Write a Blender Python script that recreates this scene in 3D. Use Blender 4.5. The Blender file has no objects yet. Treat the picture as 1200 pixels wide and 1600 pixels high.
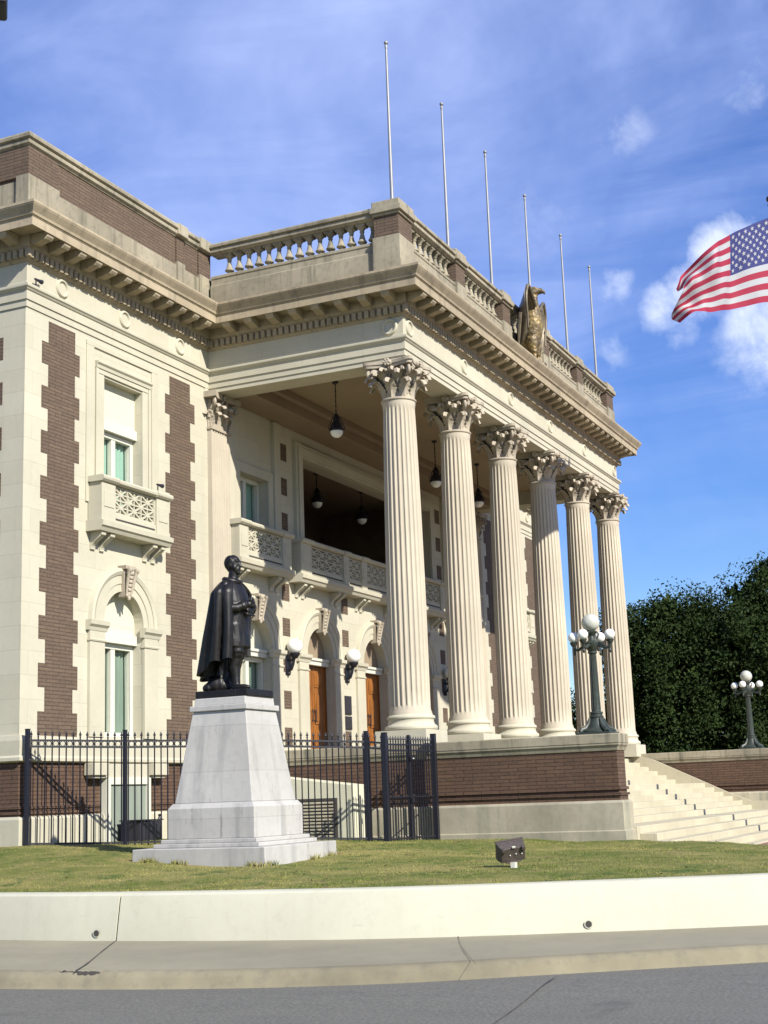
import bpy, bmesh, math, random
from mathutils import Vector, Matrix
random.seed(7)
SC = bpy.context.scene
COL = SC.collection
PI = math.pi

# ------------------------------------------------------------------ helpers
class MB:
    def __init__(s): s.v = []; s.f = []; s.m = []; s.mi = 0
    def quad(s, *p):
        i = len(s.v); s.v += [tuple(q) for q in p]; s.f.append(tuple(range(i, i+len(p)))); s.m.append(s.mi)
    def box(s, x0, x1, y0, y1, z0, z1):
        i = len(s.v)
        s.v += [(x0,y0,z0),(x1,y0,z0),(x1,y1,z0),(x0,y1,z0),(x0,y0,z1),(x1,y0,z1),(x1,y1,z1),(x0,y1,z1)]
        for f in ((0,3,2,1),(4,5,6,7),(0,1,5,4),(1,2,6,5),(2,3,7,6),(3,0,4,7)):
            s.f.append(tuple(i+k for k in f)); s.m.append(s.mi)
        return s
    def prism(s, poly, axis, a, b):
        """poly 2-D points; axis 'y': (x,z) extruded y a..b; 'x': (y,z); 'z': (x,y)"""
        def P(p, t):
            return {'y': (p[0], t, p[1]), 'x': (t, p[0], p[1]), 'z': (p[0], p[1], t)}[axis]
        n = len(poly); i = len(s.v)
        s.v += [P(p, a) for p in poly] + [P(p, b) for p in poly]
        s.f.append(tuple(range(i+n-1, i-1, -1))); s.m.append(s.mi)
        s.f.append(tuple(range(i+n, i+2*n))); s.m.append(s.mi)
        for k in range(n):
            s.f.append((i+k, i+(k+1) % n, i+n+(k+1) % n, i+n+k)); s.m.append(s.mi)
        return s
    def lathe(s, prof, seg=16, c=(0,0), a0=0):
        n = len(prof); i = len(s.v)
        for k in range(seg):
            a = a0+2*PI*k/seg; ca, sa = math.cos(a), math.sin(a)
            s.v += [(c[0]+r*ca, c[1]+r*sa, z) for r, z in prof]
        for k in range(seg):
            k2 = (k+1) % seg
            for j in range(n-1):
                s.f.append((i+k*n+j, i+k2*n+j, i+k2*n+j+1, i+k*n+j+1)); s.m.append(s.mi)
        s.f.append(tuple(i+k*n+n-1 for k in range(seg))); s.m.append(s.mi)
        s.f.append(tuple(i+k*n for k in range(seg-1, -1, -1))); s.m.append(s.mi)
        return s
    def tube(s, pts, rad, seg=8, cap=True):
        pts = [Vector(p) for p in pts]; n = len(pts); i = len(s.v)
        if not hasattr(rad, '__len__'): rad = [rad]*n
        t0 = (pts[1]-pts[0]).normalized()
        up = Vector((0,0,1)) if abs(t0.z) < .9 else Vector((1,0,0))
        e1 = t0.cross(up).normalized()
        for k in range(n):
            t = (pts[min(k+1, n-1)]-pts[max(k-1, 0)]).normalized()
            e1 = (e1-t*e1.dot(t)).normalized(); e2 = t.cross(e1)
            for j in range(seg):
                a = 2*PI*j/seg
                s.v.append(tuple(pts[k]+(e1*math.cos(a)+e2*math.sin(a))*rad[k]))
        for k in range(n-1):
            for j in range(seg):
                j2 = (j+1) % seg
                s.f.append((i+k*seg+j, i+k*seg+j2, i+(k+1)*seg+j2, i+(k+1)*seg+j)); s.m.append(s.mi)
        if cap:
            s.f.append(tuple(i+j for j in range(seg-1, -1, -1))); s.m.append(s.mi)
            s.f.append(tuple(i+(n-1)*seg+j for j in range(seg))); s.m.append(s.mi)
        return s
    def ball(s, c, r, seg=14, rings=9, M=None):
        """ellipsoid; r scalar or 3-vector; M optional 3x3 rotation"""
        if not hasattr(r, '__len__'): r = (r, r, r)
        i = len(s.v); c = Vector(c)
        def P(v):
            v = Vector(v)
            return tuple(c+(M @ v if M else v))
        s.v.append(P((0,0,-r[2])))
        for k in range(1, rings):
            th = PI*k/rings
            for j in range(seg):
                a = 2*PI*j/seg
                s.v.append(P((r[0]*math.sin(th)*math.cos(a), r[1]*math.sin(th)*math.sin(a), -r[2]*math.cos(th))))
        s.v.append(P((0,0,r[2]))); top = len(s.v)-1
        for j in range(seg):
            j2 = (j+1) % seg
            s.f.append((i, i+1+j2, i+1+j)); s.m.append(s.mi)
            for k in range(rings-2):
                a = i+1+k*seg
                s.f.append((a+j, a+j2, a+seg+j2, a+seg+j)); s.m.append(s.mi)
            a = i+1+(rings-2)*seg
            s.f.append((a+j, a+j2, top)); s.m.append(s.mi)
        return s
    def grid(s, P, closed=False):
        """P: 2-D list of points -> faces"""
        i = len(s.v); n = len(P[0])
        for r in P: s.v += [tuple(p) for p in r]
        for a in range(len(P)-1):
            for b in range(n if closed else n-1):
                b2 = (b+1) % n
                s.f.append((i+a*n+b, i+a*n+b2, i+(a+1)*n+b2, i+(a+1)*n+b)); s.m.append(s.mi)
        return s
    def sweep(s, path, prof):
        """prof: (offset outward, z); outward = right of travel; mitred"""
        P = [Vector((p[0], p[1])) for p in path]; n = len(P)
        nr = []
        for k in range(n-1):
            d = (P[k+1]-P[k]).normalized(); nr.append(Vector((d.y, -d.x)))
        rows = []
        for k in range(n):
            if k == 0: m = nr[0]
            elif k == n-1: m = nr[-1]
            else: m = (nr[k-1]+nr[k])/(1+nr[k-1].dot(nr[k]))
            rows.append([(P[k].x+o*m.x, P[k].y+o*m.y, z) for o, z in prof])
        s.grid(rows)
        return s
    def add(s, o, M):
        i = len(s.v)
        s.v += [tuple(M @ Vector(p)) for p in o.v]
        s.f += [tuple(i+k for k in f) for f in o.f]; s.m += o.m
        return s
    def build(s, name, mat, parent=None, smooth=None, recalc=True, bevel=0):
        me = bpy.data.meshes.new(name)
        me.from_pydata(s.v, [], s.f)
        mats = mat if isinstance(mat, (list, tuple)) else [mat]
        for m in mats: me.materials.append(m)
        if len(mats) > 1: me.polygons.foreach_set('material_index', s.m)
        if recalc:
            bm = bmesh.new(); bm.from_mesh(me)
            if bevel or smooth is not None: bmesh.ops.remove_doubles(bm, verts=bm.verts, dist=1e-5)
            bmesh.ops.recalc_face_normals(bm, faces=bm.faces)
            bm.to_mesh(me); bm.free()
        if smooth is not None:
            me.polygons.foreach_set('use_smooth', [True]*len(me.polygons))
            me.set_sharp_from_angle(angle=math.radians(smooth))
        me.update()
        o = bpy.data.objects.new(name, me); COL.objects.link(o)
        if parent: o.parent = parent
        if bevel:
            b = o.modifiers.new('bevel', 'BEVEL'); b.width = bevel; b.segments = 2
            b.limit_method = 'ANGLE'; b.angle_limit = math.radians(40)
        return o

def tag(o, label=None, cat=None, group=None, kind=None):
    if label: o['label'] = label
    if cat: o['category'] = cat
    if group: o['group'] = group
    if kind: o['kind'] = kind
    return o

def thing(name, label, cat, loc=(0,0,0), rz=0, group=None):
    o = bpy.data.objects.new(name, None); COL.objects.link(o)
    o.location = loc; o.rotation_euler = (0, 0, rz); o.empty_display_size = .2
    return tag(o, label, cat, group)

def copy_tree(o, parent=None):
    c = o.copy(); COL.objects.link(c)
    if parent: c.parent = parent
    for ch in list(o.children): copy_tree(ch, c)
    return c

def crom(pts, n=8):
    out = []; P = [Vector(p) for p in pts]
    for i in range(len(P)-1):
        p0 = P[max(i-1, 0)]; p1 = P[i]; p2 = P[i+1]; p3 = P[min(i+2, len(P)-1)]
        for k in range(n):
            t = k/n
            out.append(.5*((2*p1)+(p2-p0)*t+(2*p0-5*p1+4*p2-p3)*t*t+(3*p1-p0-3*p2+p3)*t**3))
    out.append(P[-1]); return out

# ------------------------------------------------------------------ materials
def newmat(name):
    m = bpy.data.materials.new(name); m.use_nodes = True
    nt = m.node_tree
    return m, nt, nt.nodes, nt.links, nt.nodes['Principled BSDF']

def noise(N, L, vec, scale, detail=4, rough=.55, dist=0):
    n = N.new('ShaderNodeTexNoise'); n.inputs['Scale'].default_value = scale
    n.inputs['Detail'].default_value = detail; n.inputs['Roughness'].default_value = rough
    n.inputs['Distortion'].default_value = dist
    if vec: L.new(vec, n.inputs['Vector'])
    return n.outputs['Fac']

def ramp(N, L, fac, stops):
    r = N.new('ShaderNodeValToRGB'); e = r.color_ramp.elements
    while len(e) < len(stops): e.new(.5)
    for k, (p, c) in enumerate(stops):
        e[k].position = p; e[k].color = (c[0], c[1], c[2], 1) if hasattr(c, '__len__') else (c, c, c, 1)
    L.new(fac, r.inputs['Fac']); return r.outputs['Color']

def mix(N, L, fac, a, b, mode='MIX'):
    m = N.new('ShaderNodeMix'); m.data_type = 'RGBA'; m.blend_type = mode
    for sock, v in ((m.inputs[0], fac), (m.inputs[6], a), (m.inputs[7], b)):
        if isinstance(v, (int, float)): sock.default_value = v
        elif isinstance(v, (tuple, list)): sock.default_value = (v[0], v[1], v[2], 1)
        else: L.new(v, sock)
    return m.outputs[2]

def math_(N, L, op, a, b=None, c=None):
    n = N.new('ShaderNodeMath'); n.operation = op
    for k, v in enumerate((a, b, c)):
        if v is None: continue
        if isinstance(v, (int, float)): n.inputs[k].default_value = v
        else: L.new(v, n.inputs[k])
    return n.outputs[0]

def bump(N, L, b, h, strength, dist=.01):
    n = N.new('ShaderNodeBump'); n.inputs['Strength'].default_value = strength
    n.inputs['Distance'].default_value = dist
    L.new(h, n.inputs['Height']); L.new(n.outputs['Normal'], b.inputs['Normal'])

def wpos(N):
    return N.new('ShaderNodeNewGeometry').outputs['Position']

def wallvec(N, L):
    """(along wall, height) from position and normal, for upright walls"""
    g = N.new('ShaderNodeNewGeometry')
    p = N.new('ShaderNodeSeparateXYZ'); L.new(g.outputs['Position'], p.inputs[0])
    n = N.new('ShaderNodeSeparateXYZ'); L.new(g.outputs['True Normal'], n.inputs[0])
    ax = math_(N, L, 'ABSOLUTE', n.outputs[0]); big = math_(N, L, 'GREATER_THAN', ax, .6)
    inv = math_(N, L, 'SUBTRACT', 1.0, big)
    u = math_(N, L, 'ADD', math_(N, L, 'MULTIPLY', p.outputs[0], inv), math_(N, L, 'MULTIPLY', p.outputs[1], big))
    c = N.new('ShaderNodeCombineXYZ'); L.new(u, c.inputs[0]); L.new(p.outputs[2], c.inputs[1])
    return c.outputs[0]

def stone_mat(name, base, var=.16, streak=.25, joints=None, rough=.85, dirt=(.30,.27,.2), dirt_amt=.35, bstr=.25):
    m, nt, N, L, b = newmat(name)
    pos = wpos(N)
    big = noise(N, L, pos, .55, 5, .6)
    fine = noise(N, L, pos, 9, 5, .6)
    mp = N.new('ShaderNodeMapping'); mp.inputs['Scale'].default_value = (3.2, 3.2, .22); L.new(pos, mp.inputs['Vector'])
    st = noise(N, L, mp.outputs[0], 1.3, 4, .6)
    c0 = tuple(x*(1-var) for x in base); c1 = tuple(min(1, x*(1+var)) for x in base)
    col = mix(N, L, ramp(N, L, big, [(.3, 0), (.7, 1)]), c0, c1)
    col = mix(N, L, math_(N, L, 'MULTIPLY', ramp(N, L, st, [(.52, 0), (.75, 1)]), streak), col, dirt)
    col = mix(N, L, math_(N, L, 'MULTIPLY', ramp(N, L, fine, [(.5, 0), (.8, 1)]), dirt_amt*.5), col, dirt)
    h = math_(N, L, 'MULTIPLY', fine, .3)
    if joints:
        bt = N.new('ShaderNodeTexBrick'); L.new(wallvec(N, L), bt.inputs['Vector'])
        bt.inputs['Scale'].default_value = 1; bt.inputs['Brick Width'].default_value = joints[0]
        bt.inputs['Row Height'].default_value = joints[1]; bt.inputs['Mortar Size'].default_value = .006
        bt.inputs['Mortar Smooth'].default_value = .3
        bt.inputs['Color1'].default_value = (.90,.89,.87,1); bt.inputs['Color2'].default_value = (1.0,1.0,1.0,1)
        bt.inputs['Mortar'].default_value = (.72,.7,.66,1)
        col = mix(N, L, .8, col, bt.outputs['Color'], 'MULTIPLY')
    L.new(col, b.inputs['Base Color']); b.inputs['Roughness'].default_value = rough
    bump(N, L, b, h, bstr, .02)
    return m

def scuffs(m, col, sx=.5, sz=26, lo=.66):
    nt = m.node_tree; N, L = nt.nodes, nt.links; b = N['Principled BSDF']
    mp = N.new('ShaderNodeMapping'); mp.inputs['Scale'].default_value = (sx, sx, sz); L.new(wpos(N), mp.inputs['Vector'])
    n = noise(N, L, mp.outputs[0], 3.0, 5, .65, .4); n2 = noise(N, L, wpos(N), 2.2, 5, .7)
    f = math_(N, L, 'MULTIPLY', ramp(N, L, n, [(lo, 0), (lo+.07, 1)]), ramp(N, L, n2, [(.48, 0), (.6, .8)]))
    src = b.inputs['Base Color'].links[0].from_socket
    c = mix(N, L, f, src, col)
    g = math_(N, L, 'MULTIPLY', ramp(N, L, noise(N, L, wpos(N), 6, 6, .75), [(.56, 0), (.72, 1)]), .22)
    L.new(mix(N, L, g, c, tuple(x*1.3 for x in col)), b.inputs['Base Color'])

def brick_mat(name, c1, c2, mortar):
    m, nt, N, L, b = newmat(name)
    v = wallvec(N, L)
    bt = N.new('ShaderNodeTexBrick'); L.new(v, bt.inputs['Vector'])
    bt.inputs['Scale'].default_value = 1; bt.inputs['Brick Width'].default_value = .41
    bt.inputs['Row Height'].default_value = .075; bt.inputs['Mortar Size'].default_value = .0105
    bt.inputs['Mortar Smooth'].default_value = .25; bt.inputs['Bias'].default_value = -.1
    bt.inputs['Color1'].default_value = (*c1, 1); bt.inputs['Color2'].default_value = (*c2, 1)
    bt.inputs['Mortar'].default_value = (*mortar, 1)
    pos = wpos(N)
    n1 = noise(N, L, pos, .8, 5, .6); n2 = noise(N, L, pos, 14, 3, .6)
    col = mix(N, L, ramp(N, L, n1, [(.35, 0), (.75, .35)]), bt.outputs['Color'], (c1[0]*.6, c1[1]*.62, c1[2]*.66))
    col = mix(N, L, ramp(N, L, n2, [(.4, 0), (.8, .4)]), col, (c2[0]*1.35, c2[1]*1.3, c2[2]*1.25))
    L.new(col, b.inputs['Base Color']); b.inputs['Roughness'].default_value = .9
    h = math_(N, L, 'SUBTRACT', 1, bt.outputs['Fac'])
    bump(N, L, b, h, .6, .012)
    return m

def plain(name, col, rough=.6, metal=0, var=.12, scale=8, spec=None, bstr=0):
    m, nt, N, L, b = newmat(name)
    n = noise(N, L, wpos(N), scale, 5, .6)
    c = mix(N, L, ramp(N, L, n, [(.3, 0), (.7, 1)]), tuple(x*(1-var) for x in col), tuple(min(1, x*(1+var)) for x in col))
    L.new(c, b.inputs['Base Color']); b.inputs['Roughness'].default_value = rough; b.inputs['Metallic'].default_value = metal
    if spec is not None: b.inputs['Specular IOR Level'].default_value = spec
    if bstr: bump(N, L, b, n, bstr, .02)
    return m

M = {}
M['stone'] = stone_mat('limestone', (.475,.445,.342), .07, .14, (1.42,.472))
M['trim'] = stone_mat('limestone_trim', (.445,.415,.315), .10, .25)
M['col'] = stone_mat('limestone_column', (.43,.378,.29), .12, .36, None)
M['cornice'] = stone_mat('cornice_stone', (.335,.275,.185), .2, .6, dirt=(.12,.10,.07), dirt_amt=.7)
M['cap'] = stone_mat('limestone_carved', (.36,.31,.235), .16, .4, dirt=(.16,.13,.1))
M['weath'] = stone_mat('weathered_stone', (.30,.265,.19), .30, 1.0, (1.1,9), dirt=(.10,.095,.065), dirt_amt=1.0)
M['plinth'] = stone_mat('plinth_stone', (.36,.325,.24), .3, .55, (1.6,9), dirt=(.14,.17,.12), dirt_amt=.7)
M['brick'] = brick_mat('brown_brick', (.10,.068,.045), (.137,.094,.061), (.055,.038,.027))
M['brickd'] = brick_mat('brown_brick_base', (.08,.045,.027), (.115,.066,.04), (.034,.02,.013))
M['cream'] = plain('cream_panel', (.55,.53,.40), .7, var=.03, scale=1)
M['frame'] = plain('white_window_frame', (.56,.55,.46), .5, var=.03)
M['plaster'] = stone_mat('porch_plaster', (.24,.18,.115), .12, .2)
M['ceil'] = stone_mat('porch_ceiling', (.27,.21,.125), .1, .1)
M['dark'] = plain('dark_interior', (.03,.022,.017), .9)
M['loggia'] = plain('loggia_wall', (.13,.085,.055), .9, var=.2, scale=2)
M['wood'] = None
M['iron'] = plain('black_iron', (.010,.010,.016), .45, .0, .2, 20)
M['bronze'] = plain('dark_bronze', (.010,.0085,.0075), .45, .25, .45, 7, bstr=.15)
M['green'] = plain('green_cast_iron', (.033,.042,.034), .5, .1, .25, 12, bstr=.1)
M['white'] = None
M['marble'] = stone_mat('white_granite', (.405,.39,.36), .12, .7, (9,.72), .6, dirt=(.24,.235,.225), dirt_amt=.7)
M['wall'] = stone_mat('painted_wall', (.485,.47,.36), .07, .25, None, .75, dirt=(.36,.335,.24), dirt_amt=.4, bstr=.2)
scuffs(M['wall'], (.20,.185,.14))
scuffs(M['bronze'], (.06,.066,.06), 9, .35, .60)
scuffs(M['marble'], (.22,.20,.17), 5, .4, .60)
M['step'] = stone_mat('step_stone', (.44,.40,.285), .1, .25, (1.5,50), dirt=(.3,.26,.18))
M['metal'] = plain('pole_metal', (.26,.26,.265), .5, .3, .1, 3)
M['rust'] = plain('floodlight_body', (.085,.068,.058), .6, .3, .25, 30)
M['blackbox'] = plain('dark_metal_box', (.02,.02,.03), .5)
M['blue'] = plain('blue_paint', (.03,.05,.42), .5)
M['concrete'] = stone_mat('sidewalk_concrete', (.225,.205,.138), .16, .0, None, .9, dirt=(.16,.135,.10), dirt_amt=.7)
M['curb'] = stone_mat('curb_concrete', (.185,.163,.105), .32, .0, None, .9, dirt=(.10,.09,.075), dirt_amt=1.0, bstr=.6)
M['joint'] = plain('joint_dark', (.05,.045,.04), .95)
M['paving'] = brick_mat('paving', (.2,.1,.075), (.25,.13,.1), (.12,.09,.07))
M['roof'] = plain('roof_deck', (.3,.28,.24), .9)
M['plaque'] = plain('plaque_bronze', (.05,.045,.05), .4, .4)
M['bark'] = plain('bark', (.05,.04,.03), .9)
M['red'] = plain('flag_red', (.36,.022,.055), .8, var=.04)
M['fwhite'] = plain('flag_white', (.47,.475,.48), .8, var=.03)
M['fblue'] = plain('flag_blue', (.04,.046,.18), .8, var=.05)
M['gold'] = None

def mk_wood():
    m, nt, N, L, b = newmat('door_wood')
    mp = N.new('ShaderNodeMapping'); mp.inputs['Scale'].default_value = (9, 9, .6); L.new(wpos(N), mp.inputs['Vector'])
    n = noise(N, L, mp.outputs[0], 2.2, 5, .6, .6)
    L.new(ramp(N, L, n, [(.3, (.13,.042,.008)), (.7, (.36,.135,.022))]), b.inputs['Base Color'])
    b.inputs['Roughness'].default_value = .42
    return m
M['wood'] = mk_wood()

def mk_globe():
    m, nt, N, L, b = newmat('opal_glass')
    b.inputs['Base Color'].default_value = (.80,.79,.74,1); b.inputs['Roughness'].default_value = .12
    b.inputs['Subsurface Weight'].default_value = 0
    return m
M['white'] = mk_globe()
def mk_globe2():
    m, nt, N, L, b = newmat('opal_glass_dusty')
    n = noise(N, L, wpos(N), 12, 4)
    L.new(ramp(N, L, n, [(.3, (.40,.40,.34)), (.7, (.5,.5,.43))]), b.inputs['Base Color']); b.inputs['Roughness'].default_value = .15
    return m
M['white2'] = mk_globe2()

def mk_gold():
    m, nt, N, L, b = newmat('gilded_bronze')
    pos = wpos(N)
    v = N.new('ShaderNodeTexVoronoi'); v.inputs['Scale'].default_value = 10; L.new(pos, v.inputs['Vector'])
    n = noise(N, L, pos, 3, 4)
    c = mix(N, L, ramp(N, L, n, [(.40, 0), (.62, 1)]), (.15,.108,.055), (.33,.235,.09))
    c = mix(N, L, ramp(N, L, v.outputs['Distance'], [(.3, 0), (.7, .55)]), c, (.06,.05,.03))
    L.new(c, b.inputs['Base Color']); b.inputs['Metallic'].default_value = .3; b.inputs['Roughness'].default_value = .55
    bump(N, L, b, v.outputs['Distance'], .55, .05)
    return m
M['gold'] = mk_gold()
M['egl'] = plain('aged_bronze', (.15,.122,.08), .5, .4, .4, 6, bstr=.3)

def mk_glass():
    m, nt, N, L, b = newmat('window_glass')
    N.remove(b)
    t = N.new('ShaderNodeBsdfTransparent'); t.inputs['Color'].default_value = (.85,.93,.9,1)
    g = N.new('ShaderNodeBsdfGlossy'); g.inputs['Roughness'].default_value = .03
    lw = N.new('ShaderNodeLayerWeight'); lw.inputs['Blend'].default_value = .5
    fr = math_(N, L, 'ADD', math_(N, L, 'MULTIPLY', math_(N, L, 'POWER', lw.outputs['Facing'], 5), .7), .04)
    mx = N.new('ShaderNodeMixShader'); L.new(fr, mx.inputs[0])
    L.new(t.outputs[0], mx.inputs[1]); L.new(g.outputs[0], mx.inputs[2])
    L.new(mx.outputs[0], N['Material Output'].inputs['Surface'])
    return m
M['glass'] = mk_glass()
def mk_curtain(name, a, c):
    m, nt, N, L, b = newmat(name)
    mp = N.new('ShaderNodeMapping'); mp.inputs['Scale'].default_value = (1, 1, .12); L.new(wpos(N), mp.inputs['Vector'])
    n = noise(N, L, mp.outputs[0], 5, 3)
    L.new(ramp(N, L, n, [(.3, a), (.7, c)]), b.inputs['Base Color']); b.inputs['Roughness'].default_value = .9
    return m
M['teal'] = mk_curtain('teal_curtain', (.25,.36,.295), (.33,.45,.37))
M['greycurt'] = mk_curtain('grey_curtain', (.155,.185,.15), (.25,.28,.225))

def mk_asphalt():
    m, nt, N, L, b = newmat('asphalt')
    pos = wpos(N)
    n1 = noise(N, L, pos, .5, 6, .7); n2 = noise(N, L, pos, 34, 4, .8)
    mp = N.new('ShaderNodeMapping'); mp.inputs['Rotation'].default_value = (0,0,.25); mp.inputs['Scale'].default_value = (3,.25,1); L.new(pos, mp.inputs['Vector'])
    n3 = noise(N, L, mp.outputs[0], 1.2, 4)
    c = mix(N, L, n1, (.10,.098,.080), (.132,.128,.106))
    c = mix(N, L, ramp(N, L, n3, [(.45, 0), (.75, .6)]), c, (.092,.09,.076))
    c = mix(N, L, ramp(N, L, n2, [(.5, 0), (.68, .75)]), c, (.22,.21,.18))
    c = mix(N, L, ramp(N, L, n2, [(.34, .7), (.47, 0)]), c, (.05,.048,.042))
    n6 = noise(N, L, pos, .9, 5, .7, .6)
    c = mix(N, L, ramp(N, L, n6, [(.6, 0), (.72, .6)]), c, (.07,.067,.058))
    L.new(c, b.inputs['Base Color']); b.inputs['Roughness'].default_value = .85
    bump(N, L, b, n2, .3, .01)
    return m
M['asphalt'] = mk_asphalt()

def mk_lawn(name, up):
    m, nt, N, L, b = newmat(name)
    pos = wpos(N)
    n1 = noise(N, L, pos, .55, 5, .65); n2 = noise(N, L, pos, 5, 4, .6); n3 = noise(N, L, pos, 40, 3, .6)
    c = mix(N, L, ramp(N, L, n1, [(.40, 0), (.60, 1)]), (.105*up,.13*up,.026*up), (.255*up,.225*up,.075*up))
    c = mix(N, L, ramp(N, L, n2, [(.42, 0), (.75, .8)]), c, (.25*up,.215*up,.085*up))
    n4 = noise(N, L, pos, 1.7, 5, .7)
    c = mix(N, L, ramp(N, L, n4, [(.55, 0), (.66, .85)]), c, (.05*up,.095*up,.022*up))
    n5 = noise(N, L, pos, 1.1, 5, .7, .5)
    c = mix(N, L, ramp(N, L, n5, [(.58, 0), (.72, .7)]), c, (.23*up,.17*up,.085*up))
    c = mix(N, L, ramp(N, L, n3, [(.45, 0), (.75, .6)]), c, (.045*up,.075*up,.016*up))
    L.new(c, b.inputs['Base Color']); b.inputs['Roughness'].default_value = .9
    b.inputs['Specular IOR Level'].default_value = .15
    bump(N, L, b, n3, .8, .05)
    return m
M['lawn'] = mk_lawn('lawn_turf', 1.1)
M['blade'] = mk_lawn('grass_blades', 1.45)
def mk_leaf(name, a, c):
    m, nt, N, L, b = newmat(name)
    n = noise(N, L, wpos(N), 1.1, 4, .6)
    L.new(ramp(N, L, n, [(.3, a), (.72, c)]), b.inputs['Base Color']); b.inputs['Roughness'].default_value = .6
    b.inputs['Specular IOR Level'].default_value = .06
    return m
M['leaf'] = mk_leaf('oak_leaves', (.009,.017,.006), (.036,.056,.015))
M['leafdry'] = plain('dry_leaves', (.16,.10,.05), .8, var=.4, scale=3)
def mk_ground():
    m, nt, N, L, b = newmat('far_ground')
    n = noise(N, L, wpos(N), .05, 5)
    L.new(ramp(N, L, n, [(.3, (.06,.08,.03)), (.7, (.16,.15,.08))]), b.inputs['Base Color']); b.inputs['Roughness'].default_value = .95
    return m
M['ground'] = mk_ground()

# ------------------------------------------------------------------ camera, light, sky
CAMP = Vector((-29.1685, -12.7753, 1.65))
ROWS = ((.41996128,-.90683912,-.03571168), (-.16558,-.11525153,.97943879), (.89230924,.40541323,.19855561))
FPX = 2207.956
cam = bpy.data.cameras.new('camera'); co = bpy.data.objects.new('camera', cam); COL.objects.link(co)
r, u, fw = [Vector(v).normalized() for v in ROWS]
mat = Matrix((( r.x, u.x, -fw.x), (r.y, u.y, -fw.y), (r.z, u.z, -fw.z))).to_4x4()
mat.translation = CAMP; co.matrix_world = mat
cam.sensor_fit = 'VERTICAL'; cam.sensor_height = 24; cam.sensor_width = 18; cam.lens = FPX/1600*24
cam.clip_end = 4000; cam.clip_start = .1
SC.camera = co

SUNV = Vector((-.49, -1, .80)).normalized()
sl = bpy.data.lights.new('sun', 'SUN'); so = bpy.data.objects.new('sun', sl); COL.objects.link(so)
sl.energy = 4.8; sl.angle = math.radians(.53); sl.color = (1, .957, .868)
so.rotation_euler = SUNV.to_track_quat('Z', 'Y').to_euler(); so.location = (-20, -30, 30)

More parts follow.
